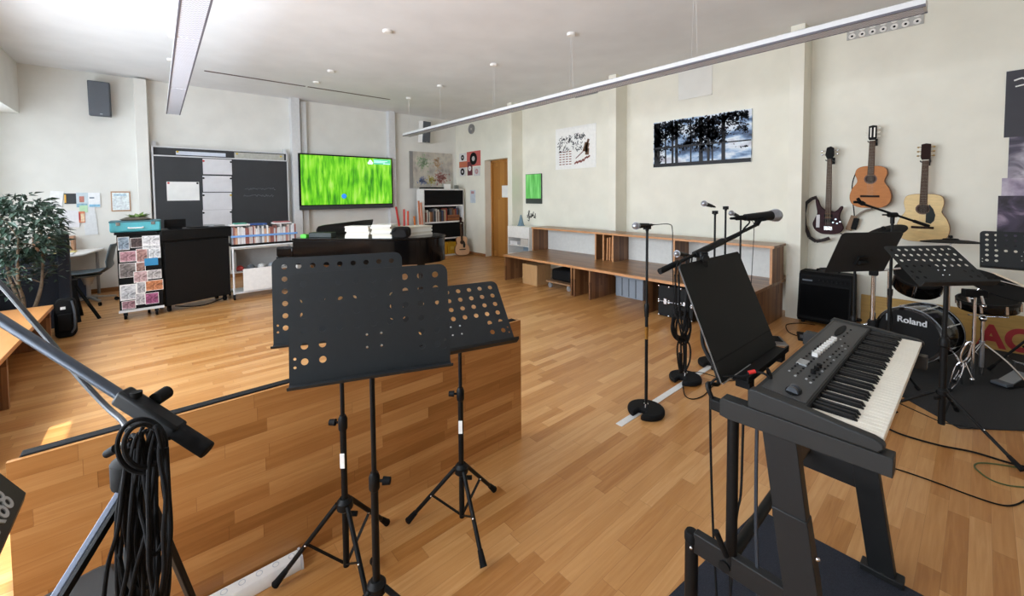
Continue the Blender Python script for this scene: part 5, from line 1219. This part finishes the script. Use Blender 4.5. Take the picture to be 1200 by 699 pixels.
# ================================================================== DRUM CORNER
single('drum_rug', MB().prism([(4.03, .06), (4.93, .98), (5.9, .6), (6.3, .2), (6.3, -1.5), (5.6, -1.55)], .0, .008), mat('drum_rug', '232426', .95, noise=.25, nscale=120, bump=.3), 'black rug under the drum kit', 'rug')
BD = thing('bass_drum', 'black bass drum with a white maker name on its front head', 'drum', (5.2, .35, 0))
fc = V((4.98, .4, .335)); axd = V((.955, -.295, 0)).normalized()
q = Matrix.Translation(fc) @ axd.to_track_quat('Z', 'Y').to_matrix().to_4x4()
part('shell', MB(q).lathe([(.222, .0), (.225, .02), (.225, .34), (.222, .36)], 40), M_gloss, BD)
part('front_head', MB(q).lathe([(0, .004), (.219, .008), (.219, .014), (0, .014)], 40), mat('drumhead_black', '0b0b0c', .55, spec=.2), BD)
part('rear_head', MB(q).lathe([(0, .35), (.219, .35), (.219, .356), (0, .356)], 40), M_blackm, BD)
for z in (-.006, .345): part('hoop', MB(q).lathe([(.217, z), (.24, z), (.24, z+.03), (.217, z+.03)], 40), M_gloss, BD)
for z in (.0, .34): part('hoop_ring', MB(q).lathe([(.24, z+.005), (.243, z+.005), (.243, z+.012), (.24, z+.012)], 40), M_steel, BD)
for k in range(8):
    a = 2*PI*k/8+.3; c, s = math.cos(a), math.sin(a)
    part('lug', MB(q).rod((.24*c, .24*s, .02), (.24*c, .24*s, .33), .005, n=8).rod((.238*c, .238*s, .12), (.238*c, .238*s, .2), .012, n=8), M_chrome, BD)
for s in (-1, 1): part('spur', MB().tube([fc+axd*.12+V((.08*s, .2*s, -.05)), fc+axd*.05+V((.1*s, .29*s, -.12)), V((fc.x-.02, fc.y+.33*s, .012))], .008, n=8), M_chrome, BD)
tx = (-axd).cross(V((0, 0, 1))) * -1
tdir = V((0, 0, 1)).cross(-axd).normalized()
Mt = frame(fc - axd*.0 + V((0, 0, .12)), tdir, (0, 0, 1))
part('maker_name', text_mb('Roland', .073, Mt @ T(.025, .005, .006), .002, bold=.0015), mat('logo_white', 'd6d9dc', .5), BD)
part('maker_mark', MB(Mt).box(-.155, -.13, -.03, .032, .004, .009).box(-.127, -.117, -.03, .032, .004, .009), mat('logo_grey', '98a3ab', .5), BD)
part('tom_mount', MB().rod(AX(1041, 360, 5.1), AX(1042, 318, 5.1), .011), M_chrome, BD)
def pad(nm, lab, c, n, r, h, mm, cat='drum', lugs=6, group=None):
    t = thing(nm, lab, cat, c, group); q = Matrix.Translation(c) @ V(n).normalized().to_track_quat('Z', 'Y').to_matrix().to_4x4()
    part('shell', MB(q).lathe([(0, -h), (r*.98, -h), (r, -h+.01), (r, -.01), (r*.985, 0), (0, 0)], 32), mm, t)
    part('rim', MB(q).lathe([(r*.96, -.012), (r*1.04, -.012), (r*1.04, .012), (r*.96, .012)], 32), M_black, t)
    part('head', MB(q).lathe([(0, .004), (r*.95, .004), (r*.95, 0), (0, 0)], 28), M_blackm, t)
    for k in range(lugs):
        a = 2*PI*k/lugs+.2; part('lug', MB(q).rod((r*1.02*math.cos(a), r*1.02*math.sin(a), -h*.8), (r*1.02*math.cos(a), r*1.02*math.sin(a), .005), .011, n=8), M_chrome, t)
    return t, q
c = AX(1078, 322, 5.15); pad('tom_drum', 'black tom drum tilted under the strongly tilted music stand', c, (-.5, -.15, .8), .17, .15, M_gloss, group='drum pads')
c = AX(1157, 352, 5.2); SN, q = pad('snare_drum', 'black snare drum with chrome lugs on the chrome stand', c, (-.12, .05, 1), .175, .075, M_gloss, lugs=8, group='drum pads')
sx, sy = c.x, c.y+.02
SS = thing('snare_stand', 'chrome stand with splayed legs carrying the snare drum', 'stand', (sx, sy, 0))
part('stand_post', MB().rod((sx, sy, .05), (sx, sy, c.z-.13), .012), M_chrome, SS)
part('post_sleeve', MB().rod((sx, sy, .12), (sx, sy, .34), .017), M_steel, SS)
part('stand_basket', MB().rod((sx, sy, c.z-.14), (sx-.12, sy+.08, c.z-.12), .006).rod((sx, sy, c.z-.14), (sx+.12, sy+.06, c.z-.12), .006).rod((sx, sy, c.z-.14), (sx, sy-.14, c.z-.12), .006).ball((sx, sy, c.z-.16), .026, n=12), M_chrome, SS)
for k in range(3):
    a = .5+2*PI*k/3; e = V((math.cos(a), math.sin(a), 0))
    for o in (-.012, .012): 
        w = V((-e.y, e.x, 0))*o; part('leg', MB().tube([V((sx, sy, .33))+w*.4, V((sx, sy, .2))+e*.14+w, V((sx, sy, .03))+e*.27+w*.5], .0055, n=8), M_chrome, SS)
    part('rubber_foot', MB().ball(V((sx, sy, .022))+e*.28, .014, n=10), M_rubber, SS)
MC = thing('drum_module', 'small drum module with chrome clamp above the snare drum', 'module', AX(1143, 343, 5.0))
pm = AX(1142, 344, 5.0)
part('module_case', MB(T(pm.x, pm.y, pm.z) @ RZ(.4)).box(-.03, .03, -.07, .07, -.03, .03), M_blackm, MC, bevel=.006)
part('clamp_bolt', MB().rod(AX(1134, 346, 4.98), AX(1136, 354, 4.98), .012).rod(AX(1136, 350, 4.98), AX(1141, 350, 4.98), .008), M_chrome, MC)
part('wing_bolt', MB().rod(AX(1150, 347, 4.98), AX(1153, 358, 4.98), .01).ball(AX(1153, 359, 4.98), .018, n=10), M_chrome, MC)
part('clamp_arm', MB().rod(AX(1146, 340, 5.0), AX(1152, 334, 5.0), .009), M_chrome, MC)
part('module_post', MB().rod(AX(1143, 347, 5.02), V((AX(1143, 347, 5.02).x, AX(1143, 347, 5.02).y, .012)), .011), M_chrome, MC)
HH = thing('pedal_frame', 'folded chrome wire frame of a drum pedal standing on the rug', 'pedal', AX(1125, 430, 4.75))
def hp(x, y): return AX(x, y, 4.72)
part('frame_wire', MB().tube([hp(1113, 457), hp(1114, 448), hp(1120, 430), hp(1127, 425), hp(1129, 432), hp(1122, 449), hp(1114, 458)], .007, n=8).tube([hp(1127, 425), hp(1126, 417), hp(1132, 404), hp(1138, 401), hp(1138, 406), hp(1134, 420), hp(1128, 425)], .007, n=8), M_chrome, HH)
part('foot', MB().rod(hp(1113, 456), V((hp(1113, 457).x-.02, hp(1113, 457).y, .012)), .011), M_rubber, HH)
part('brace', MB().rod(hp(1131, 425), hp(1139, 444), .005).ball(hp(1139, 445), .015, n=10), M_chrome, HH)
KP = thing('kick_pedal', 'drum pedal with pale footplate at the right edge on the rug', 'pedal', AX(1178, 445, 4.5))
p = G(1178, 452, .01)
M = T(p.x, p.y, .009) @ RZ(-.5)
part('base_plate', MB(M).box(-.06, .22, -.06, .06, 0, .012), M_blackm, KP, bevel=.004)
part('footboard', MB(M @ T(0, 0, .02) @ Matrix.Rotation(-.32, 4, 'Y')).box(-.05, .2, -.045, .045, 0, .012), mat('pedal_plate', '8c8f93', .35, metal=.7), KP, bevel=.003)
part('pedal_tower', MB(M).rod((.19, -.05, .01), (.19, -.05, .17), .009).rod((.19, .05, .01), (.19, .05, .17), .009).rod((.19, -.055, .16), (.19, .055, .16), .009), M_chrome, KP)
part('heel_block', MB(M).box(-.08, .0, -.05, .05, .012, .035), M_dgrey, KP, bevel=.005)
# cymbal pads and their stands
def cym(lab, c, n, r, stand_xy, mm=M_blackm):
    t = thing('cymbal_pad', lab, 'cymbal', c, 'cymbal pads'); q = Matrix.Translation(c) @ V(n).normalized().to_track_quat('Z', 'Y').to_matrix().to_4x4()
    part('cymbal', MB(q).lathe([(.008, .022), (.05, .018), (.06, .008), (r*.6, .002), (r, -.012), (r, -.018), (r*.6, -.006), (.05, .004), (.008, .01)], 36), mm, t)
    part('wing_nut', MB(q).lathe([(0, .05), (.014, .048), (.018, .025), (0, .022)], 12), M_blackm, t)
    s = thing('cymbal_stand', lab.replace('cymbal pad', 'stand under the cymbal pad'), 'stand', (stand_xy[0], stand_xy[1], 0), 'cymbal stands')
    top = V(c) + V(n).normalized()*.02; f = V((stand_xy[0], stand_xy[1], 0))
    part('upper_rod', MB().rod(V((f.x, f.y, top.z-.14)), top, .007), M_chrome, s); part('post', MB().rod(f+V((0, 0, .05)), V((f.x, f.y, top.z-.12)), .014), M_chrome, s)
    part('joint', MB().ball((f.x, f.y, top.z-.13), .022, n=12).rod((f.x, f.y, .33), (f.x, f.y, .4), .022), M_blackm, s)
    for k in range(3):
        a = .9+2*PI*k/3; e = V((math.cos(a), math.sin(a), 0)); l = part('leg', MB().rod(f+V((0, 0, .34))+e*.02, f+V((0, 0, .022))+e*.24, .007), M_chrome, s); part('rubber_foot', MB().ball(f+V((0, 0, .022))+e*.24, .014, n=10), M_rubber, l)
    return t
ca = AX(1037, 271, 5.45); cym('tilted dark cymbal pad below the classical guitar', ca, (-.35, .35, 1), .17, (5.35, ca.y+.06))
cb = AX(1114, 282, 5.7); cym('level black cymbal pad below the yellow guitar', cb, (.03, .03, 1), .21, (cb.x, cb.y))
cd = AX(1166, 331, 4.9); cym('large black cymbal pad sloping down at the right edge', cd, (-.22, -.42, 1), .22, (cd.x+.25, cd.y-.42))
dsa, dsb = AX(1164, 320, 4.86), AX(1206, 338, 4.8)
t = thing('drumstick', 'pale drumstick lying on the large black cymbal pad', 'drumstick', dsa)
part('stick', MB().tube([dsa, dsa.lerp(dsb, .15), dsa.lerp(dsb, .8), dsb], lambda s: .004+.0035*min(1, s*3), n=8), mat('stick_wood', 'd8c9ae', .5), t)
part('tip', MB().ball(dsa, .0065, n=8), mat('stick_tip', 'e0d6c4', .5), t)
# chrome post of the rack
cp = AX(1023, 350, 4.78); RK = thing('rack_post', 'bright chrome rack post left of the bass drum', 'stand', (cp.x, cp.y, 0))
part('post', MB().rod((cp.x, cp.y, .02), (cp.x, cp.y, .94), .016), M_chrome, RK)
for za in (.86, .4): part('clamp', MB().box(cp.x-.03, cp.x+.03, cp.y-.03, cp.y+.03, za, za+.06), M_blackm, RK, bevel=.006)
part('clamp_arm', MB().rod((cp.x, cp.y, .43), (cp.x-.02, cp.y+.12, .38), .009).ball((cp.x-.02, cp.y+.13, .37), .018, n=10), M_chrome, RK)
part('clamp_arm', MB().rod((cp.x, cp.y, .9), (cp.x+.1, cp.y-.16, .93), .01), M_chrome, RK)
for k in range(3):
    a = 1.1+2*PI*k/3; e = V((math.cos(a), math.sin(a), 0)); l = part('leg', MB().rod(V((cp.x, cp.y, .3)), V((cp.x, cp.y, .022))+e*.17, .009), M_chrome, RK); part('rubber_foot', MB().ball(V((cp.x, cp.y, .022))+e*.17, .014, n=10), M_rubber, l)
# yellow board with red letters
YB_ = thing('yellow_board', 'yellow wooden board with red letters A C standing against the wall', 'board', (6.3, .3, 0))
part('board_panel', MB().box(6.31, 6.335, -.75, .92, 0.001, .38), mat('yellow_wood', 'a98543', .55, noise=.12, nscale=14, stretch=(1, .3, 3)), YB_, bevel=.004)
mr = mat('red_paint', '9c2026', .5)
Mt = frame((6.309, AX(1178, 395, 6.31).y, AX(1178, 398, 6.31).z), (0, -1, 0), (0, 0, 1))
part('letters', text_mb('AC', .3, Mt @ T(.0, 0, 0) @ Matrix.Diagonal((.85, 1, 1, 1)), .002, bold=.012), mr, YB_)
# amplifier
AM = thing('guitar_amplifier', 'black combo amplifier on the floor beside the wall pillar', 'amplifier', (6.1, 1.2, 0))
MA = frame((0, 0, 0), (1, 0, 0), (0, 0, 1))   # x, z -> profile ; extrude along -y
pr = [(5.96, .03), (5.93, .07), (6.0, .6), (6.03, .63), (6.25, .63), (6.26, .03)]
part('cabinet', MB(MA).prism(pr, -1.47, -.95), mat('amp_tolex', '0c0c0d', .7, spec=.15, noise=.15, nscale=200, bump=.1), AM, bevel=.008)
dv = V((5.93, 0, .07)); uv = (V((6.0, 0, .6))-dv).normalized(); Mf = frame((5.93, 1.21, .07), (0, -1, 0), uv)
part('grille_cloth', MB(Mf).box(-.235, .235, .03, .41, -.004, .004), mat('grille_cloth', '080809', .95, spec=.1, noise=.3, nscale=300), AM)
part('control_strip', MB(Mf).box(-.235, .235, .435, .51, -.004, .003), mat('amp_panel', '0e0e0f', .7, spec=.1), AM)
part('badge', MB(Mf).box(-.22, -.12, .452, .47, .003, .006), M_dgrey, AM)
for k in range(7): part('control_knob', MB(Mf @ T(-.05+.042*k, .473, .003)).lathe([(0, .014), (.009, .014), (.011, 0), (0, 0)], 12), M_blackm, AM)
part('carry_handle', MB().tube([(6.14, 1.32, .63), (6.14, 1.3, .655), (6.14, 1.12, .655), (6.14, 1.1, .63)], .01), M_rubber, AM)
for y in (1.0, 1.42): 
    for x in (6.0, 6.22): part('foot', MB(T(x, y, 0)).lathe([(0, 0), (.018, 0), (.02, .032), (0, .032)], 12), M_rubber, AM)
single('amp_cable', floor_tube([(955, 381), (938, 379), (924, 380), (921, 383), (924, 389), (932, 393), (941, 394)], .005), M_rubber, 'black cable looping on the floor in front of the amplifier', 'cable')
t = thing('effects_pedal', 'flat dark effects pedal on the floor before the amplifier', 'pedal', G(946, 398, 0))
p = G(946, 397, 0); M = T(p.x, p.y, 0) @ RZ(.3)
part('pedal_case', MB(M).box(-.13, .13, -.09, .09, 0, .03), M_blackm, t, bevel=.006); part('pedal_top', MB(M).box(-.11, .0, -.07, .07, .03, .034), M_dgrey, t)
p = G(906, 400, 0); M = T(p.x, p.y, 0) @ RZ(.55)
t = thing('control_tablet', 'small silver device lying on the floor behind the music panel', 'device', (p.x, p.y, 0))
part('device_body', MB(M).box(-.16, .14, -.1, .1, 0, .018), M_steel, t, bevel=.003); part('device_keys', MB(M).box(-.06, .12, -.08, .08, .018, .02), M_blackm, t)
# cables on the floor at the right
single('floor_lead', floor_tube([(1035, 500), (1058, 510), (1100, 522), (1140, 530), (1180, 542), (1204, 548)], .006), M_rubber, 'thick black lead crossing the floor behind the tripod leg', 'cable')
single('floor_lead', floor_tube([(1035, 546), (1060, 553), (1100, 567), (1140, 582), (1172, 592), (1190, 592), (1206, 584)], .004), M_rubber, 'thin black lead nearest the camera on the right floor', 'cable')
single('green_cable', floor_tube([(1206, 572), (1180, 569), (1160, 562), (1146, 552), (1142, 546), (1148, 543), (1165, 544), (1185, 547), (1206, 551)], .004), mat('green_cable', '4c5b36', .6), 'green cable loop on the floor at the right edge', 'cable')
# ================================================================== PARTITION, LEFT FOREGROUND
PN = thing('wooden_partition', 'long low partition of oak strips with a black top edge', 'partition', (.69, 1.97, 0))
px0, px1 = -.377, 1.756
part('front_panel', MB().box(px0, px1, 1.945, 1.96, .001, .787), M_part, PN)
part('back_panel', MB().box(px0+.02, px1-.012, 1.96, 1.985, .001, .78), M_black, PN)
part('top_strip', MB().box(px0+.025, px1-.03, 1.9605, 2.0, .78, .793), M_rubber, PN, bevel=.003)
part('end_strip', MB().box(px1-.014, px1, 1.96, 1.985, .001, .785), M_trim, PN)
for x in (-.2, .7, 1.6): part('floor_foot', MB().box(x-.03, x+.03, 1.985, 2.3, 0.0, .03).bar((x, 1.99, .5), (x, 2.26, .03), .03, .03), M_black, PN)
# power strip
PS = thing('power_strip', 'white power strip with a row of sockets on the floor by the partition', 'power strip', (.13, 1.9, 0))
part('housing', MB().prism([(1.872, 0), (1.872, .022), (1.885, .045), (1.935, .05), (1.935, 0)], -.25, .415, M=MX), M_white, PS, bevel=.003)
for k in range(11): part('socket', MB(frame((.388-.06*k, 1.915, .0482), (1, 0, 0), (0, 1, .1))).lathe([(0, -.002), (.009, -.0005), (.012, .001), (.0125, 0), (.0125, -.004), (0, -.004)], 20), mat('socket_grey', 'c3c6cc', .5), PS)
part('end_cap', MB().prism([(1.87, 0), (1.87, .024), (1.884, .048), (1.937, .053), (1.937, 0)], .415, .425, M=MX), mat('end_cap', 'd0d2d6', .4), PS)
# studio boom stand close to the camera
SB = thing('studio_boom_stand', 'black studio boom stand with grip end crossing the lower left foreground', 'microphone stand', (-.037, .741, 0))
dB = .55
pc, pg, pl = D(174, 483.5, dB), D(244, 528.5, dB), D(-60, 337, dB)
bd = (pc-pl).normalized()
q0, q1 = D(141, 462.5, dB), D(210, 506.5, dB)
part('boom', MB().rod(pl, pg-bd*.05, .0066, n=18), mat('boom_satin', '3c424b', .35, metal=.5), SB)
part('grip', MB().rod(q1-bd*.01, pg, .0105, n=20), M_rubber, SB, bevel=.002)
part('clamp_housing', MB().bar(q0, q1, .021, .021, up=UP), M_black, SB, bevel=.004)
part('clamp_bolt', MB().rod(pc-bd*.02+UP*.01, pc-bd*.02+UP*.017, .007).rod(pc+FW*.01+UP*.012, pc+FW*.03+UP*.014, .009), M_blackm, SB)
ps = D(158, 512, dB); foot = V((ps.x, ps.y, .0))
part('upper_post', MB().rod((ps.x, ps.y, .9), ps, .009), M_black, SB); part('lower_post', MB().rod((ps.x, ps.y, .03), (ps.x, ps.y, 1.1), .012), M_black, SB)
part('clutch', MB(T(ps.x, ps.y, 1.06)).lathe([(0, 0), (.014, 0), (.017, .02), (.017, .07), (.01, .09), (0, .09)], 18), M_black, SB)
tn = D(150, 517, dB-.03); part('t_handle', MB().rod(D(158, 512, dB-.005), D(134, 528, dB-.03), .0025).rod(D(136, 526, dB-.03), D(125, 532.5, dB-.03), .0058, .005), M_blackm, SB)
part('handle_pin', MB().rod(D(152, 514, dB-.025), D(138, 525, dB-.034), .0026).ball(D(150, 514, dB-.027), .0042, n=8), M_chrome, SB)
hub = V((ps.x, ps.y, 1.235))
for k, tgt in enumerate((D(66, 700, .46), None, None)):
    if tgt is not None: e = (tgt-hub); p1 = hub + e*((hub.z-.02)/(-e.z))
    else:
        f2 = V((FW.x, FW.y, 0)).normalized(); rt2 = V((RT.x, RT.y, 0)).normalized()
        h2 = (f2*.9 - rt2*.12) if k == 1 else (rt2*.5 - f2*.55)
        p1 = V((ps.x, ps.y, .02)) + h2.normalized()*.42
    l = part('leg', MB().bar(hub, p1, .0095, .0095, up=FW), mat('leg_sheen_bluish', '596070', .55, metal=.2) if k == 0 else M_black, SB, bevel=.002)  # first leg carries a bluish reflection in its base colour
    part('rubber_foot', MB().ball(p1, .02, n=10), M_rubber, l)
    if k == 0: part('leg_edge', MB().bar(hub+RT*.0075, p1+RT*.0075, .0045, .0095, up=FW), M_black, l)
part('hub', MB(T(ps.x, ps.y, 1.21)).lathe([(0, 0), (.02, 0), (.026, .01), (.026, .04), (0, .05)], 16), M_black, SB)
# cable running along and coil hanging from the clamp
SC = thing('boom_lead', 'thin black lead running beside the foreground boom', 'cable', D(60, 400, .58))
part('lead', MB().tube([D(-50, 285, .6), D(0, 333, .6), D(30, 367, .6), D(60, 402, .6), D(95, 445, .595), D(125, 477, .59), D(143, 493, .575), D(150, 505, .56)], .0037, n=10), mat('lead_grey', '3c3f44', .35), SC)
CC = thing('cable_coil', 'thick bundle of black cable hung on the foreground boom stand', 'cable', D(170, 600, .52))
rnd = random.Random(19)
loops = [(150, 190, 505, 730, .505), (143, 200, 498, 690, .51), (158, 202, 503, 720, .515), (136, 178, 510, 700, .52), (165, 198, 500, 650, .5), (140, 186, 508, 760, .505), (150, 204, 515, 740, .53), (135, 170, 520, 735, .515), (172, 195, 500, 705, .495)]
for i, (xa, xb, yt, yb, d) in enumerate(loops):
    cx, w = (xa+xb)/2, (xb-xa)/2; h = yb-yt; P = []
    for k in range(14):
        a = 2*PI*k/14; u = (1-math.cos(a))/2
        ww = w*(.55+.55*u if u < .8 else .95) * rnd.uniform(.9, 1.12)
        P.append(D(cx+ww*math.sin(a)+rnd.uniform(-2, 2), yt+h*u, d+.008*math.sin(a*2+i)))
    part('cable_loop', MB().tube(P, .0025, n=8, sub=5, closed=True), M_rubber, CC)
for i, (r_, dd2) in enumerate(((30, .497), (24, .49))):
    P = [D(166+i*2+r_*.95*math.cos(a), 523+r_*math.sin(a)*1.05, dd2+.012*math.cos(a)) for a in [2*PI*k/12 for k in range(12)]]
    part('cable_loop', MB().tube(P, .0026, n=8, sub=5, closed=True), M_rubber, CC)
for x0, x1, x2, x3 in ((150, 138, 126, 120), (195, 200, 196, 190), (185, 172, 160, 150), (165, 178, 176, 182), (160, 152, 150, 139)):
    part('cable_strand', MB().tube([D(x0, 525, .5), D((x0+x1)/2, 575, .498), D(x1, 622, .5), D(x2, 665, .502), D(x3, 715, .505)], .0025, n=8), M_rubber, CC)
part('dark_core', MB().tube([D(156, 535, .528), D(157, 600, .528), D(160, 660, .528), D(166, 710, .528)], .0085, n=8), M_rubber, CC)
# keyboard at the left edge
LK = thing('synthesizer', 'black synthesizer lettered X88 poking in at the left edge', 'keyboard', (-.4, .9, .88))
pr = [(-.258, .9), (-.296, .968), (-.56, .985), (-.56, .88), (-.262, .88)]
MY = Matrix(((1, 0, 0, 0), (0, 0, 1, 0), (0, 1, 0, 0), (0, 0, 0, 1)))
part('casing', MB().prism(pr, .7, 1.478, M=MY), M_kbd, LK, bevel=.004)
up88 = (V((-.296, 0, .968))-V((-.258, 0, .9))).normalized(); Mt = frame(V((-.277, 1.3, .934))+V((0, 0, 0)), (0, 1, 0), up88)
nn = V((0, 1, 0)).cross(up88)
part('lettering', text_mb('X88', .072, Matrix.Translation(nn*.0015) @ Mt @ T(.055, 0, 0), .001, bold=.0008), mat('letter_grey', 'a9abac', .5), LK, label='pale grey letters')
for i in range(28): part('white_key', MB().box(-.56, -.42, .76+.0235*i, .7825+.0235*i, .984, .995), M_cream, LK)
LS = thing('synthesizer_stand', 'black trestle under the synthesizer at the left edge', 'stand', (-.42, .9, 0))
for y in (.9, 1.35): part('trestle_leg', MB().bar((-.5, y, .01), (-.3, y, .86), .03, .03).bar((-.3, y, .01), (-.5, y, .86), .03, .03), M_black, LS)
part('trestle_rail', MB().box(-.53, -.49, .8, 1.42, .86, .879).box(-.31, -.27, .8, 1.42, .86, .879), M_black, LS)
SL = thing('padded_stool', 'black padded stool in the bottom left corner', 'stool', (-.27, 1.68, 0))
sc_ = G(50, 724, .5)
SL.location = (sc_.x, sc_.y, 0)
part('cushion', MB(T(sc_.x, sc_.y, .44)).prism(rrect(-.16, .16, -.1, .1, .05), 0, .06, M=RZ(.25)), mat('vinyl_black', '1f2223', .5), SL, bevel=.02)
for a, b in ((-.11, -.06), (.11, -.06), (-.11, .06), (.11, .06)):
    e = RZ(.25) @ V((a, b, 0)); part('leg', MB().rod((sc_.x+e.x*1.1, sc_.y+e.y*1.1, 0), (sc_.x+e.x*.8, sc_.y+e.y*.8, .445), .012), M_black, SL)
single('white_cable', MB().tube([(-.62, 2.62, .006), (-.54, 2.5, .006), (-.5, 2.4, .006), (-.46, 2.2, .006), (-.45, 2.05, .006)], .005), M_white, 'white cable on the sunlit floor beyond the partition end', 'cable')
# ================================================================== LIGHT
w = bpy.data.worlds.new('World'); S.world = w; w.use_nodes = True; nt = w.node_tree
bg = nt.nodes['Background']; sky = nt.nodes.new('ShaderNodeTexSky'); sky.sky_type = 'HOSEK_WILKIE'; sky.turbidity = 4; sky.sun_direction = (-.3, -.2, .93)
nt.links.new(sky.outputs[0], bg.inputs[0]); bg.inputs[1].default_value = .6
def area(name, loc, rot, sx, sy, power, col=(1, 1, 1), spread=PI):
    l = bpy.data.lights.new(name, 'AREA'); l.shape = 'RECTANGLE'; l.size = sx; l.size_y = sy; l.energy = power; l.color = col; l.spread = spread
    o = link(bpy.data.objects.new(name, l)); o.location = loc; o.rotation_euler = rot; return o
for i, (a, b) in enumerate(WIN):
    area('daylight_%d' % i, (-2.12, (a+b)/2, 1.9), (0, -PI/2, 0), 2.1, b-a, (190, 270, 235, 60)[i], (.815, .90, 1.0))
# sun from high on the left, through the side windows
sun = bpy.data.lights.new('sun', 'SUN'); sun.energy = 9; sun.angle = .009; sun.color = (1, .93, .8)
so = link(bpy.data.objects.new('sun', sun)); sd = V((1.71, .25, -2.95)).normalized(); so.rotation_euler = (-sd).to_track_quat('Z', 'Y').to_euler()
# ================================================================== CAMERA
cam = bpy.data.cameras.new('camera'); co = link(bpy.data.objects.new('camera', cam)); S.camera = co
cam.sensor_fit = 'HORIZONTAL'; cam.sensor_width = 36; cam.lens = F_PX/1200*36; cam.clip_start = .02
cam.shift_x = 0; cam.shift_y = -(349.5-CY)/1200
co.matrix_world = Matrix(((RT.x, UP.x, -FW.x, 0), (RT.y, UP.y, -FW.y, 0), (RT.z, UP.z, -FW.z, HC), (0, 0, 0, 1)))
S.view_settings.view_transform = 'Standard'; S.view_settings.look = 'None'; S.view_settings.gamma = 1; S.view_settings.use_curve_mapping = False
S.view_settings.exposure = -.1
try:
    S.cycles.max_bounces = 10; S.cycles.diffuse_bounces = 6; S.cycles.use_denoising = True; S.cycles.sample_clamp_indirect = 6
except Exception: pass
